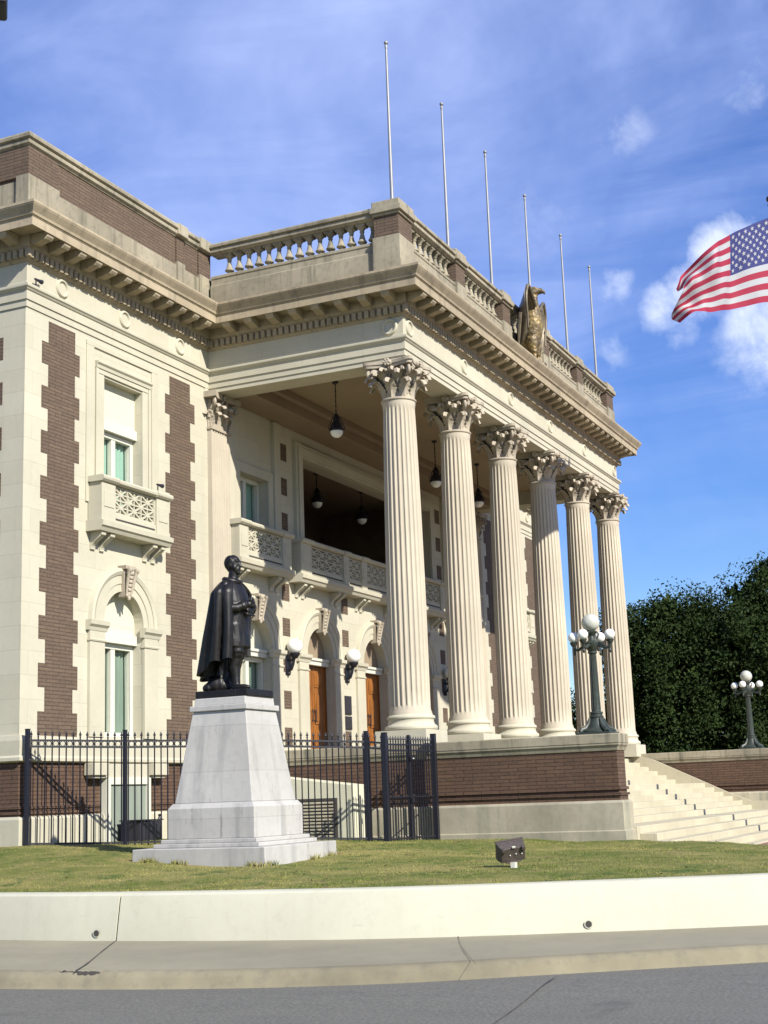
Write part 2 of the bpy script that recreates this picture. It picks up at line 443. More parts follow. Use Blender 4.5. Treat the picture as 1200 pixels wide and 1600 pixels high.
W = bpy.data.worlds.new('World'); SC.world = W; W.use_nodes = True
def mk_world():
    nt = W.node_tree; N, L = nt.nodes, nt.links
    bg = N['Background']
    sky = N.new('ShaderNodeTexSky'); sky.sky_type = 'NISHITA'; sky.sun_disc = False
    sky.sun_elevation = math.asin(SUNV.z); sky.sun_rotation = math.atan2(SUNV.x, SUNV.y)
    sky.air_density = 1.0; sky.dust_density = .35; sky.ozone_density = 2.6; sky.altitude = 150
    hs = N.new('ShaderNodeHueSaturation'); hs.inputs['Hue'].default_value = .519; hs.inputs['Saturation'].default_value = 1.5
    hs.inputs['Value'].default_value = 1.62
    L.new(sky.outputs[0], hs.inputs['Color'])
    tc = N.new('ShaderNodeTexCoord'); d = tc.outputs['Generated']
    # high thin wisps, stretched along one heading of the sky
    def dirv(px, py):
        v = r*((px-600)/FPX)-u*((py-800)/FPX)+fw
        return v.normalized()
    mp = N.new('ShaderNodeMapping'); mp.vector_type = 'POINT'
    a = dirv(150, 330); b_ = dirv(560, 60); s_dir = (b_-a).normalized()
    yaw = math.atan2(s_dir.y, s_dir.x); pit = math.asin(s_dir.z)
    mp.inputs['Rotation'].default_value = (0, pit, -yaw); mp.inputs['Scale'].default_value = (1, 1, 1)
    L.new(d, mp.inputs['Vector'])
    mp2 = N.new('ShaderNodeMapping'); mp2.inputs['Scale'].default_value = (2.6, 11, 11); L.new(mp.outputs[0], mp2.inputs['Vector'])
    w1 = noise(N, L, mp2.outputs[0], 1.15, 7, .6, .9)
    w2 = noise(N, L, d, 4.2, 5, .6, .3)
    wisp = math_(N, L, 'MULTIPLY', ramp(N, L, w1, [(.34, 0), (.74, 1)]), ramp(N, L, w2, [(.30, 0), (.66, 1)]))
    # broad veil over the middle of the view
    def blob(px, py, rad, soft):
        v = dirv(px, py)
        dp = N.new('ShaderNodeVectorMath'); dp.operation = 'DISTANCE'
        nrm = N.new('ShaderNodeVectorMath'); nrm.operation = 'NORMALIZE'; L.new(d, nrm.inputs[0])
        L.new(nrm.outputs[0], dp.inputs[0]); dp.inputs[1].default_value = v
        mr = N.new('ShaderNodeMapRange'); mr.inputs['From Min'].default_value = rad/FPX; mr.inputs['From Max'].default_value = rad*soft/FPX
        mr.inputs['To Min'].default_value = 1; mr.inputs['To Max'].default_value = 0
        mr.interpolation_type = 'SMOOTHSTEP'
        L.new(dp.outputs['Value'], mr.inputs['Value']); return mr.outputs[0]
    veil = math_(N, L, 'MULTIPLY', blob(470, 210, 190, 4.4), math_(N, L, 'ADD', math_(N, L, 'MULTIPLY', w2, .7), .12))
    wisp = math_(N, L, 'ADD', math_(N, L, 'ADD', math_(N, L, 'MULTIPLY', wisp, .52), .13), math_(N, L, 'MULTIPLY', veil, .62))
    c1 = noise(N, L, d, 26, 8, .62, .2)
    cum = None
    for px, py, rad, soft, amp in ((1135,395,42,2.2,1.2), (1085,452,36,2.3,.9), (1040,480,30,2.4,.8), (962,445,16,3.2,.6), (972,205,14,6.0,.40), (1185,135,22,5.0,.36),
                                   (955,548,14,3.4,.42), (1060,500,26,2.6,.6), (1210,520,60,2.2,.8), (880,330,30,5.5,.18)):
        k = math_(N, L, 'MULTIPLY', blob(px, py, rad*.5, soft*2), amp)
        cum = k if cum is None else math_(N, L, 'MAXIMUM', cum, k)
    c2 = noise(N, L, d, 9, 4, .6, .3)
    dens = math_(N, L, 'ADD', math_(N, L, 'MULTIPLY', cum, .85), math_(N, L, 'MULTIPLY', math_(N, L, 'SUBTRACT', c1, .5), 1.7))
    dens = math_(N, L, 'ADD', dens, math_(N, L, 'MULTIPLY', math_(N, L, 'SUBTRACT', c2, .5), 1.3))
    cumm = math_(N, L, 'MULTIPLY', ramp(N, L, dens, [(.24, 0), (.82, 1)]), math_(N, L, 'MINIMUM', math_(N, L, 'MULTIPLY', cum, 1.5), 1.0))
    tot = math_(N, L, 'MINIMUM', math_(N, L, 'MULTIPLY', cumm, .85), .9)
    col = mix(N, L, math_(N, L, 'MINIMUM', wisp, .8), hs.outputs[0], (6.2, 7.6, 12.6))
    col = mix(N, L, tot, col, (10.0, 11.0, 13.4))
    L.new(col, bg.inputs['Color']); bg.inputs['Strength'].default_value = .058
mk_world()
SC.view_settings.view_transform = 'Standard'; SC.view_settings.look = 'None'
SC.view_settings.exposure = .72; SC.view_settings.gamma = 1
SC.cycles.max_bounces = 6; SC.cycles.diffuse_bounces = 2; SC.cycles.glossy_bounces = 2
SC.cycles.transparent_max_bounces = 8; SC.cycles.use_denoising = True
SC.cycles.use_adaptive_sampling = True

# ------------------------------------------------------------------ ground, street
def dens(pts, n=8): return crom([(x, y, 0) for x, y in pts], n)
WALLP = dens([(-8,17.5),(-11.6,11.2),(-13.9,6),(-14.95,2),(-15.2,-1.19),(-15.2,-2.86),(-15.02,-4.6),(-14.70,-6.15),(-13.98,-7.96),(-13.04,-9.83),(-11.75,-11.9),(-10,-14.2),(-7,-17.6)])
CURBP = dens([(-9.5,19.5),(-13.8,12.6),(-16.5,7),(-17.75,2),(-18.0,-1.5),(-17.9,-3.45),(-17.6,-5.4),(-17.0,-7.05),(-16.1,-8.45),(-14.95,-10.14),(-13.4,-12.4),(-11.5,-15),(-8.5,-18.6)])
def normals(P):
    out = []
    for k in range(len(P)):
        d = (P[min(k+1, len(P)-1)]-P[max(k-1, 0)]).normalized(); out.append(Vector((d.y, -d.x, 0)))   # toward the street
    return out
WN, CN = normals(WALLP), normals(CURBP)
def strip(P, Nn, prof):
    return [[(p.x+n.x*o, p.y+n.y*o, z) for o, z in prof] for p, n in zip(P, Nn)]

CTRL = [(-14.8,3,.66),(-14.8,-1,.64),(-14.6,-4,.64),(-14,-7,.64),(-13,-9,.63),(-11,-12,.6),(-10.3,-2,.73),(-9,0,.82),(-11.2,-6.3,.705),(-8.6,3.7,1.0),(-8.9,1.5,.93),
        (-7.3,5,1.02),(-7.3,9,1.02),(-9,9,1.0),(-5.2,-1.5,.82),(-3,-1.7,.8),(-.7,-2,.74),(-.7,-4.9,.655),(-4,1,.88),(-2,3,.9),(-4,4.5,.98),(-1.6,-6.2,.64),(-3,-8.6,.57),(-6,-6,.66),
        (-6,-10,.58),(0.4,-6.4,.33),(2,-8,.15),(0,-10.5,.1),(-3.5,-12.5,.2),(5,-7,.1),(10,-10,.05),(18,-7,.05),(18,-12,.0),(-8,-14,.4),(30,0,.2),(30,20,.4),(-12,14,.9)]
def zlawn(x, y):
    s = w = 0
    for a, b, z in CTRL:
        d = ((x-a)**2+(y-b)**2)**1.6+1e-4
        s += z/d; w += 1/d
    return s/w

mb = MB(); R_ = 1500
mb.quad((-R_,-R_,-.03),(R_,-R_,-.03),(R_,R_,-.03),(-R_,R_,-.03))
tag(mb.build('ground', M['ground']), kind='structure')
mb = MB(); mb.grid(strip(CURBP, CN, [(-.02, -.006), (0.0, 0.0), (1.2, .02), (6, .05), (14, .05), (40, -.01)]))
tag(mb.build('road', M['asphalt']), kind='structure')
# sidewalk from wall foot to curb
mb = MB()
rows = []
for k in range(len(WALLP)):
    a = WALLP[k]-WN[k]*.3; b = CURBP[k]-CN[k]*.16
    rows.append([tuple(a.lerp(b, t))[:2]+(.15+.012*(1-t),) for t in (0, .25, .5, .75, 1)])
mb.grid(rows); sidewalk = tag(mb.build('sidewalk', M['concrete']), kind='structure')
# curb with worn, rounded nose
random.seed(3)
CURB2 = dens([(p.x, p.y) for p in CURBP], 3); CN2 = normals(CURB2)
rows = []
for k, (p, n) in enumerate(zip(CURB2, CN2)):
    j = lambda s: (math.sin(k*.9)*.4+math.sin(k*2.3+1)*.3+random.uniform(-.5, .5))*s
    prof = [(-.17, .152), (-.10, .150+j(.004)), (-.05+j(.012), .135+j(.01)), (-.015+j(.012), .09+j(.012)), (.0+j(.006), .03), (.03, -.01), (.32, .004), (.34,-.02)]
    rows.append([(p.x+n.x*o, p.y+n.y*o, z) for o, z in prof])
mb = MB(); mb.grid(rows)
tag(mb.build('curb', M['curb'], smooth=50), kind='structure')
# joints and cracks in the pavement
def crack(name, pts, w, z, parent=None):
    m = MB(); P = crom([(x, y, z) for x, y in pts], 5); L_ = []; R2 = []
    for k, p in enumerate(P):
        d = (P[min(k+1, len(P)-1)]-P[max(k-1, 0)]).normalized(); n = Vector((d.y, -d.x, 0))
        ww = w*random.uniform(.6, 1.3)
        L_.append(tuple(p+n*ww)); R2.append(tuple(p-n*ww))
    m.grid([L_, R2]); o = m.build(name, M['joint'], parent); return tag(o, kind='structure') if not parent else o
for pts in ([(-15.16,-2.84),(-16.2,-3.4),(-17.2,-3.95),(-17.8,-4.25)], [(-14.02,-6.6),(-15.4,-7.2),(-16.85,-7.92)]):
    crack('pavement_joint', pts, .009 if pts[0][0] < -15 else .0028, .166)
crack('road_crack', [(-16.5,-8.56),(-17.1,-8.63),(-18.1,-8.8),(-19.2,-8.95)], .006, .034)
# broken nose of the curb: a dark slit with a pale chipped lip
random.seed(11)
kc = min(range(len(CURB2)), key=lambda k: (CURB2[k]-Vector((-17.83,-4.25,0))).length); tc = (CURB2[kc+1]-CURB2[kc-1]).normalized(); nc = CN2[kc]
m = MB(); top = []; low = []
for k in range(15):
    a = -.20+.40*k/14; q = CURB2[kc]+tc*a
    h = .012+.016*abs(math.sin(k*1.9))+(.02 if k in (0, 1) else 0); h *= (0.2 if k in (14,) else 1)
    top.append(tuple(q-nc*.062+Vector((0,0,.142+.5*h)))); low.append(tuple(q-nc*(.062-h*.8)+Vector((0,0,.142-h*.9))))
m.grid([top, low]); cc = m.build('curb_crack', M['joint']); tag(cc, kind='structure')
m = MB()
for k in range(12):
    q = CURB2[kc]+tc*random.uniform(-.3,.3)-nc*random.uniform(.09,.15); m.ball((q.x,q.y,.150), (random.uniform(.02,.05), random.uniform(.03,.07), .006), 8, 5)
tag(m.build('curb_chip', M['concrete']), 'pale chips and grit along the broken nose of the curb', 'rubble', kind='stuff')
# lawn
mb = MB(); rows = []
fd = Vector((fw.x, fw.y, 0)).normalized()
TS = [0,.15,.4,.8]+[1+.5*k for k in range(1, 50)]+[27,30,35,42,55,80]
for k in range(len(WALLP)):
    p0 = WALLP[k]-WN[k]*.44; row = []
    for t in TS:
        q = p0+fd*t; z = zlawn(q.x, q.y)
        if t < .5: z = .63+(z-.63)*t/.5
        row.append((q.x, q.y, z+random.uniform(-.008, .008)))
    rows.append(row)
mb.grid(rows); tag(mb.build('lawn', M['lawn'], smooth=60), kind='structure')
# grass blades
random.seed(5); mb = MB(); seg_cum = [0]
for k in range(len(WALLP)-1): seg_cum.append(seg_cum[-1]+(WALLP[k+1]-WALLP[k]).length)
def blade(q, h, w):
    a = random.uniform(0, 2*PI); lean = random.uniform(.1, .75)*h; z = zl(q.x, q.y)-.012
    dx, dy = math.cos(a)*w, math.sin(a)*w; b = random.uniform(0, 2*PI)
    i = len(mb.v)
    mb.v += [(q.x-dx, q.y-dy, z), (q.x+dx, q.y+dy, z), (q.x+math.cos(b)*lean, q.y+math.sin(b)*lean, z+h)]
    mb.f.append((i, i+1, i+2)); mb.m.append(0)
ZC = {}
def zl(x, y):
    k = (round(x*2), round(y*2))
    def g(i, j):
        if (i, j) not in ZC: ZC[(i, j)] = zlawn(i/2, j/2)
        return ZC[(i, j)]
    i, j = math.floor(x*2), math.floor(y*2); a, b = x*2-i, y*2-j
    return (g(i,j)*(1-a)+g(i+1,j)*a)*(1-b)+(g(i,j+1)*(1-a)+g(i+1,j+1)*a)*b
i0 = 20; i1 = len(WALLP)-14
for n in range(90000):
    k = random.randrange(i0, i1); t = random.random(); p = WALLP[k].lerp(WALLP[k+1], t)-WN[k]*.46
    dd = 14.5*random.random()**1.35
    q = p+fd*dd
    if q.x > -.75 and q.y > -5.2: continue
    if -10.4 < q.x < -7.95 and -2.12 < q.y < .32: continue
    hh = random.uniform(.014, .036)*(1.5 if random.random() < .06 else 1)
    blade(q, hh, random.uniform(.004, .009))
for n in range(5200):                                       # ragged edge along the wall
    k = random.randrange(i0, i1); q = WALLP[k].lerp(WALLP[k+1], random.random())-WN[k]*random.uniform(.425, .50)
    blade(q, random.uniform(.03, .085)*(.6+.4*math.sin(q.y*5)), .006)
# taller tufts against the pedestal foot
for n in range(900):
    t = random.random()
    q = Vector((-10.37, -2.1+2.4*t, 0)) if random.random() < .6 else Vector((-10.35+2.4*t, -2.11, 0))
    if math.sin(t*23)+math.sin(t*9+1) < .55: continue
    blade(q+Vector((random.uniform(-.06,.0), random.uniform(-.06,0), 0)), random.uniform(.05, .12), .009)
tag(mb.build('grass', M['blade'], recalc=False), 'short dry grass blades growing over the lawn', 'grass', kind='stuff')
random.seed(21); mb = MB()
for n in range(260):
    k = random.randrange(i0, i1); q = WALLP[k].lerp(WALLP[k+1], random.random())-WN[k]*.5+fd*random.uniform(0, 11)
    if q.x > -1 or (-10.5 < q.x < -7.8 and -2.2 < q.y < .4): continue
    a = random.uniform(0, 2*PI); s_ = random.uniform(.02, .04); z = zl(q.x, q.y)+.02
    c, d_ = math.cos(a)*s_, math.sin(a)*s_
    mb.quad((q.x-c, q.y-d_, z), (q.x+d_*.5, q.y-c*.5, z+.012), (q.x+c, q.y+d_, z+random.uniform(0,.02)), (q.x-d_*.5, q.y+c*.5, z+.004))
tag(mb.build('fallen_leaves', M['leafdry'], recalc=False), 'scattered dry brown leaves lying on the lawn', 'leaves', kind='stuff')
mb = MB(); mb.box(-.6, 60, -34, -5.0, .1, .285); tag(mb.build('brick_pavement', M['paving']), kind='structure')

# ------------------------------------------------------------------ low retaining wall
rw = thing('retaining_wall', 'low curved cream painted wall holding up the lawn beside the sidewalk', 'wall', (-15.2,-3,0))
iJ = min(range(len(WALLP)), key=lambda k: (WALLP[k]-Vector((-15.2,-2.86,0))).length)
def wall_piece(P):
    Nn = normals(P)
    prof = [(.0,.10),(.0,.17),(-.085,.60),(-.10,.655),(-.13,.675),(-.17,.682),(-.40,.682),(-.43,.67),(-.44,.55),(-.44,.05)]
    m = MB(); rows = strip(P, Nn, prof); m.grid(rows)
    m.f.append(tuple(range(len(prof)))); m.m.append(0)
    b = (len(rows)-1)*len(prof); m.f.append(tuple(b+k for k in range(len(prof)-1, -1, -1))); m.m.append(0)
    o = m.build('wall_section', M['wall'], rw, smooth=30); o.matrix_parent_inverse = Matrix.Translation((15.2, 3, 0)); return o
A = [p.copy() for p in WALLP[:iJ+1]]; B = [p.copy() for p in WALLP[iJ:]]
dA = (A[-1]-A[-2]).normalized(); A[-1] -= dA*.012; dB = (B[1]-B[0]).normalized(); B[0] += dB*.012
wall_piece(A); wall_piece(B)
def parent_keep(o, p):
    o.parent = p; o.matrix_parent_inverse = p.matrix_basis.inverted() if p.parent is None else Matrix()
    return o
for hx, hy in ((-15.357,-2.609),(-14.152,-8.196)):
    k = min(range(len(WALLP)), key=lambda i: (WALLP[i]-Vector((hx, hy, 0))).length)
    n = WN[k]; p = Vector((hx, hy, .245))
    k2 = WALLP[k]; p -= n*((p-k2).dot(n)+.02-.012)
    m = MB(); m.tube([p-n*.12, p+n*.016], .036, 12); o = m.build('drain_hole', M['joint'], smooth=40); parent_keep(o, rw)
    m = MB()
    for q in range(14):
        a0 = 2*PI*q/14; a1 = 2*PI*(q+1)/14; t = Vector((n.y, -n.x, 0)); uz = Vector((0,0,1))
        f = lambda a, rr: p+n*.014+(t*math.cos(a)+uz*math.sin(a))*rr
        m.quad(f(a0,.036), f(a1,.036), f(a1,.047), f(a0,.047))
    o = m.build('drain_ring', M['wall']); parent_keep(o, rw)

# ------------------------------------------------------------------ the building
B_ = thing('temple_building', 'cream stone and brown brick hall with a six column portico, broad stairs and balustraded roofline', 'building', (0,0,0))
FL = 2.79; YW = 4.95; ARCH = 11.59
XW, YT, YWT, XL, XR, XE = -7.43, -.459, 4.841, -.47, 17.97, 24.93
YB = 22.0

def wall_open(mb, x0, x1, z0, z1, y, depth, opens):
    """front skin of a wall in plane y with openings (a,b,zb,zt,arch); reveals run back by depth"""
    xs = sorted({(o[0], o[1]) for o in opens}); cur = x0
    def rect(a, b, c, d):
        if b-a > 1e-4 and d-c > 1e-4: mb.quad((a,y,c),(b,y,c),(b,y,d),(a,y,d))
    for a, b in xs:
        rect(cur, a, z0, z1); zc = z0
        for o in sorted([o for o in opens if (o[0], o[1]) == (a, b)], key=lambda o: o[2]):
            _, _, zb, zt, arch = o
            rect(a, b, zc, zb)
            if not arch:
                mb.quad((a,y,zt),(b,y,zt),(b,y+depth,zt),(a,y+depth,zt)); zc = zt
            else:
                rr = (b-a)/2; cx = (a+b)/2; n = 20; top = zt+rr+.02
                pts = [(cx-rr*math.cos(PI*k/n), zt+rr*math.sin(PI*k/n)) for k in range(n+1)]
                for (ax, az), (bx, bz) in zip(pts, pts[1:]):
                    mb.quad((ax,y,az),(bx,y,bz),(bx,y,top),(ax,y,top))
                    mb.quad((ax,y,az),(bx,y,bz),(bx,y+depth,bz),(ax,y+depth,az))
                zc = top
            mb.quad((a,y,zb),(b,y,zb),(b,y+depth,zb),(a,y+depth,zb))
            mb.quad((a,y,zb),(a,y+depth,zb),(a,y+depth,zt),(a,y,zt)); mb.quad((b,y,zb),(b,y+depth,zb),(b,y+depth,zt),(b,y,zt))
        rect(a, b, zc, z1); cur = b
    rect(cur, x1, z0, z1)

# carved keystone (made once, copied)
def keystone_mb():
    m = MB()
    m.prism([(-.11,-.02),(.11,-.02),(.18,.62),(-.18,.62)], 'y', -.08, .12)
    m.prism([(-.20,.60),(.20,.60),(.22,.68),(-.22,.68)], 'y', -.16, .12)
    for s in (-1, 1):                                   # scroll edges
        m.tube([(s*.10,-.10,.0),(s*.12,-.13,.18),(s*.14,-.17,.38),(s*.155,-.22,.54)], [.028,.034,.042,.05], 8)
        m.ball((s*.155,-.23,.57), (.05,.075,.075), 10, 7); m.ball((s*.10,-.11,.0), (.035,.05,.05), 9, 6)
    for k in range(6):
        z = .04+k*.092; y = -.09-.10*(z/.55)
        m.ball((0, y-.01, z), (.05+.008*k,.035,.05), 9, 6)
        for s in (-1, 1): m.ball((s*(.055+.006*k), y+.005, z+.03), (.03,.03,.04), 8, 5)
    m.ball((0,-.10,-.05), (.045,.05,.07), 9, 6)
    return m
KEY = None
def keystone(x, y, z):
    global KEY
    if KEY is None:
        KEY = keystone_mb().build('keystone', M['cap'], B_, smooth=50); o = KEY
    else:
        o = KEY.copy(); COL.objects.link(o)
    o.location = (x, y, z); o.scale = (.86, .9, .95)

def archway(x, hw=.73, spring=5.50, base=FL, zt=None):
    """archivolt mouldings, pilaster strips and imposts around an arched opening"""
    m = MB(); n = 26
    rings = [(hw+.0,.0),(hw+.0,-.045),(hw+.17,-.045),(hw+.17,-.065),(hw+.36,-.065),(hw+.36,-.085),(hw+.44,-.12),(hw+.50,-.10),(hw+.52,.0)]
    rows = [[(x-rr*math.cos(PI*k/n), YW+yy, spring+rr*math.sin(PI*k/n)) for rr, yy in rings] for k in range(n+1)]
    m.grid(rows); m.build('archivolt', M['trim'], B_, smooth=35)
    for s in (-1, 1):
        xa, xb = sorted((x+s*hw, x+s*(hw+.52)))
        m = MB()
        m.box(xa, xb, YW-.07, YW+.01, base, spring-.20)
        m.box(xa+.10*(s > 0)+.06, xb-.06-.10*(s < 0), YW-.073, YW-.069, base+.2, spring-.52)
        m.build('pilaster_strip', M['trim'], B_, bevel=.006)
        m = MB(); p0 = [(YW+.01, spring-.43),(YW-.09, spring-.43),(YW-.10, spring-.40),(YW-.08, spring-.38),(YW+.01,spring-.38)]
        m.prism(p0, 'x', xa-.02, xb+.02)
        m.prism([(YW+.01,spring-.21),(YW-.08,spring-.21),(YW-.10,spring-.14),(YW-.15,spring-.09),(YW-.16,spring-.0),(YW+.01,spring)], 'x', xa-.07, xb+.07)
        m.build('impost', M['trim'], B_)
    keystone(x, YW-.07, spring+hw-.10)

def arch_panel(m, x, hw, z0, y, n=18):
    pts = [(x-hw*math.cos(PI*k/n), y, z0+hw*math.sin(PI*k/n)) for k in range(n+1)]
    m.quad(*pts)

def sash(name, x, hw, z0, z1, y, curtain, transom=None, label=None):
    """double casement: outer frame, central mullion, glass and curtain set back"""
    e = bpy.data.objects.new(name, None); COL.objects.link(e); e.parent = B_
    m = MB(); fwid = .11
    m.box(x-hw, x-hw+fwid, y, y+.14, z0, z1); m.box(x+hw-fwid, x+hw, y, y+.14, z0, z1)
    m.box(x-hw+fwid, x+hw-fwid, y, y+.14, z1-fwid, z1); m.box(x-hw+fwid, x+hw-fwid, y, y+.14, z0, z0+fwid)
    m.box(x-.075, x+.075, y+.012, y+.13, z0+fwid, z1-fwid)
    m.build('frame', M['frame'], e, bevel=.006)
    m = MB(); yy = y+.09; m.quad((x-hw+fwid,yy,z0+fwid),(x+hw-fwid,yy,z0+fwid),(x+hw-fwid,yy,z1-fwid),(x-hw+fwid,yy,z1-fwid)); m.build('glass', M['glass'], e, recalc=False)
    m = MB(); n = 60; yc = y+.165
    row = [(x-hw+2*hw*k/n, yc+.022*math.sin(k*1.15)+.012*math.sin(k*.37), 0) for k in range(n+1)]
    m.grid([[(a, b, z1) for a, b, _ in row], [(a, b+.01*math.sin(i*.8), z0) for i, (a, b, _) in enumerate(row)]])
    m.build('curtain', curtain, e, smooth=80)
    m = MB(); m.box(x-hw-.05, x+hw+.05, y+.45, y+.46, z0-.05, z1+.05); m.build('backing', M['dark'], e)
    return e

# pierced stone lattice panel
def lattice(m, x0, x1, z0, z1, y, th=.07):
    n = max(1, round((x1-x0)/(z1-z0)*1.25)); cw = (x1-x0)/n; rows = 2; ch = (z1-z0)/rows; b = .033
    for k in range(n+1): m.box(x0+k*cw-b/2*1.0, x0+k*cw+b/2, y, y+th, z0, z1)
    for k in range(rows+1): m.box(x0, x1, y+.003, y+th-.003, z0+k*ch-b/2, z0+k*ch+b/2)
    for i in range(n):
        for j in range(rows):
            cx, cz = x0+(i+.5)*cw, z0+(j+.5)*ch; L2 = math.hypot(cw, ch)/2
            for s in (1, -1):
                dx, dz = cw/2, s*ch/2; nx, nz = -dz/L2*b*.6, dx/L2*b*.6
                m.prism([(cx-dx-nx,cz-dz-nz),(cx+dx-nx,cz+dz-nz),(cx+dx+nx,cz+dz+nz),(cx-dx+nx,cz-dz+nz)], 'y', y+.006+.001*s, y+th-.006)
            m.box(cx-b*.4, cx+b*.4, y+.008, y+th-.008, cz-ch/2, cz+ch/2); m.box(cx-cw/2, cx+cw/2, y+.009, y+th-.009, cz-b*.4, cz+b*.4)
            rr = min(cw, ch)*.36
            m.prism([(cx+rr*.5*math.cos(2*PI*q/10), cz+rr*.5*math.sin(2*PI*q/10)) for q in range(10)], 'y', y+.001, y+th-.001)

def corbel_mb():
    m = MB()
    pts = []
    for k in range(9):
        t = k/8; pts.append((-.33+.30*math.sin(t*PI/2), -.02-.34*t**1.25))
    poly = [(.02,0),(-.32,0),(-.32,-.08),(-.27,-.09)]+[(-.27+.23*math.sin(t*PI/2), -.11-.22*t) for t in (0,.2,.4,.6,.8,1)]+[(-.05,-.36),(.02,-.38)]
    m.prism(poly, 'x', -.075, .075)
    return m
CORB = None
def corbel(x, z, parent):
    global CORB
    if CORB is None:
        CORB = corbel_mb().build('corbel', M['trim'], parent, bevel=.01); o = CORB
    else:
        o = CORB.copy(); COL.objects.link(o); o.parent = parent
    o.location = (x, YW, z)

def balcony(x0, x1, piers, panels, corbels, name='balcony', pj=.38):
    e = bpy.data.objects.new(name, None); COL.objects.link(e); e.parent = B_
    yf = YW-pj; z0 = 7.46; z1 = 8.42
    m = MB()
    m.prism([(YW+.01,z0-.10),(yf+.02,z0-.10),(yf-.02,z0-.03),(yf-.06,z0),(yf-.07,z0+.10),(yf,z0+.13),(YW+.01,z0+.13)], 'x', x0-.06, x1+.06)
    m.build('slab', M['trim'], e)
    m = MB(); ys = yf+.03
    m.box(x0+.04, x1-.04, ys+.02, ys+.15, z0+.128, z0+.34)                      # lower rail
    for a, b in piers:
        m.box(a, b, ys-.02, YW-.01 if (a == x0 or b == x1) else ys+.22, z0+.13, z1)
        m.box(a+.07, b-.07, ys-.035, ys-.018, z0+.42, z1-.20)
    m.build('pier', M['trim'], e, bevel=.008)
    m = MB()
    cop = [(ys+.22,z1),(ys-.03,z1),(ys-.07,z1+.03),(ys-.08,z1+.08),(ys-.05,z1+.12),(ys+.26,z1+.12),(ys+.26,z1)]
    m.prism(cop, 'x', x0, x1)
    for a, b in piers:
        m.prism([(y-.03 if y < ys+.1 else y, z+(.005 if z > z1 else -.005)) for y, z in cop], 'x', a-.05, b+.05)
    for s, xx in ((-1, x0), (1, x1)):
        m.box(min(xx-s*.2, xx+s*.05), max(xx-s*.2, xx+s*.05), ys+.262, YW, z1+.004, z1+.12)
    m.build('coping', M['trim'], e)
    for a, b in panels:
        m = MB(); lattice(m, a, b, z0+.36, z1-.03, ys+.04); m.build('lattice_panel', M['trim'], e)
        m = MB(); m.box(a+.02, b-.02, ys+.012, ys+.022, z0+.20, z0+.235); m.build('slot', M['joint'], e)
    for c in corbels: corbel(c, z0-.101, e)
    return e

def toothed(m, xn0, xn1, xw0, xw1, y0, y1):
    """brick strip, edges stepping between the narrow and wide width row by row"""
    n = 18; h = (ARCH-3.085)/n
    for k in range(n):
        zt = ARCH-k*h; a, b = (xn0, xn1) if k % 2 == 0 else (xw0, xw1)
        m.box(a, b, y0, y1, zt-h, zt)

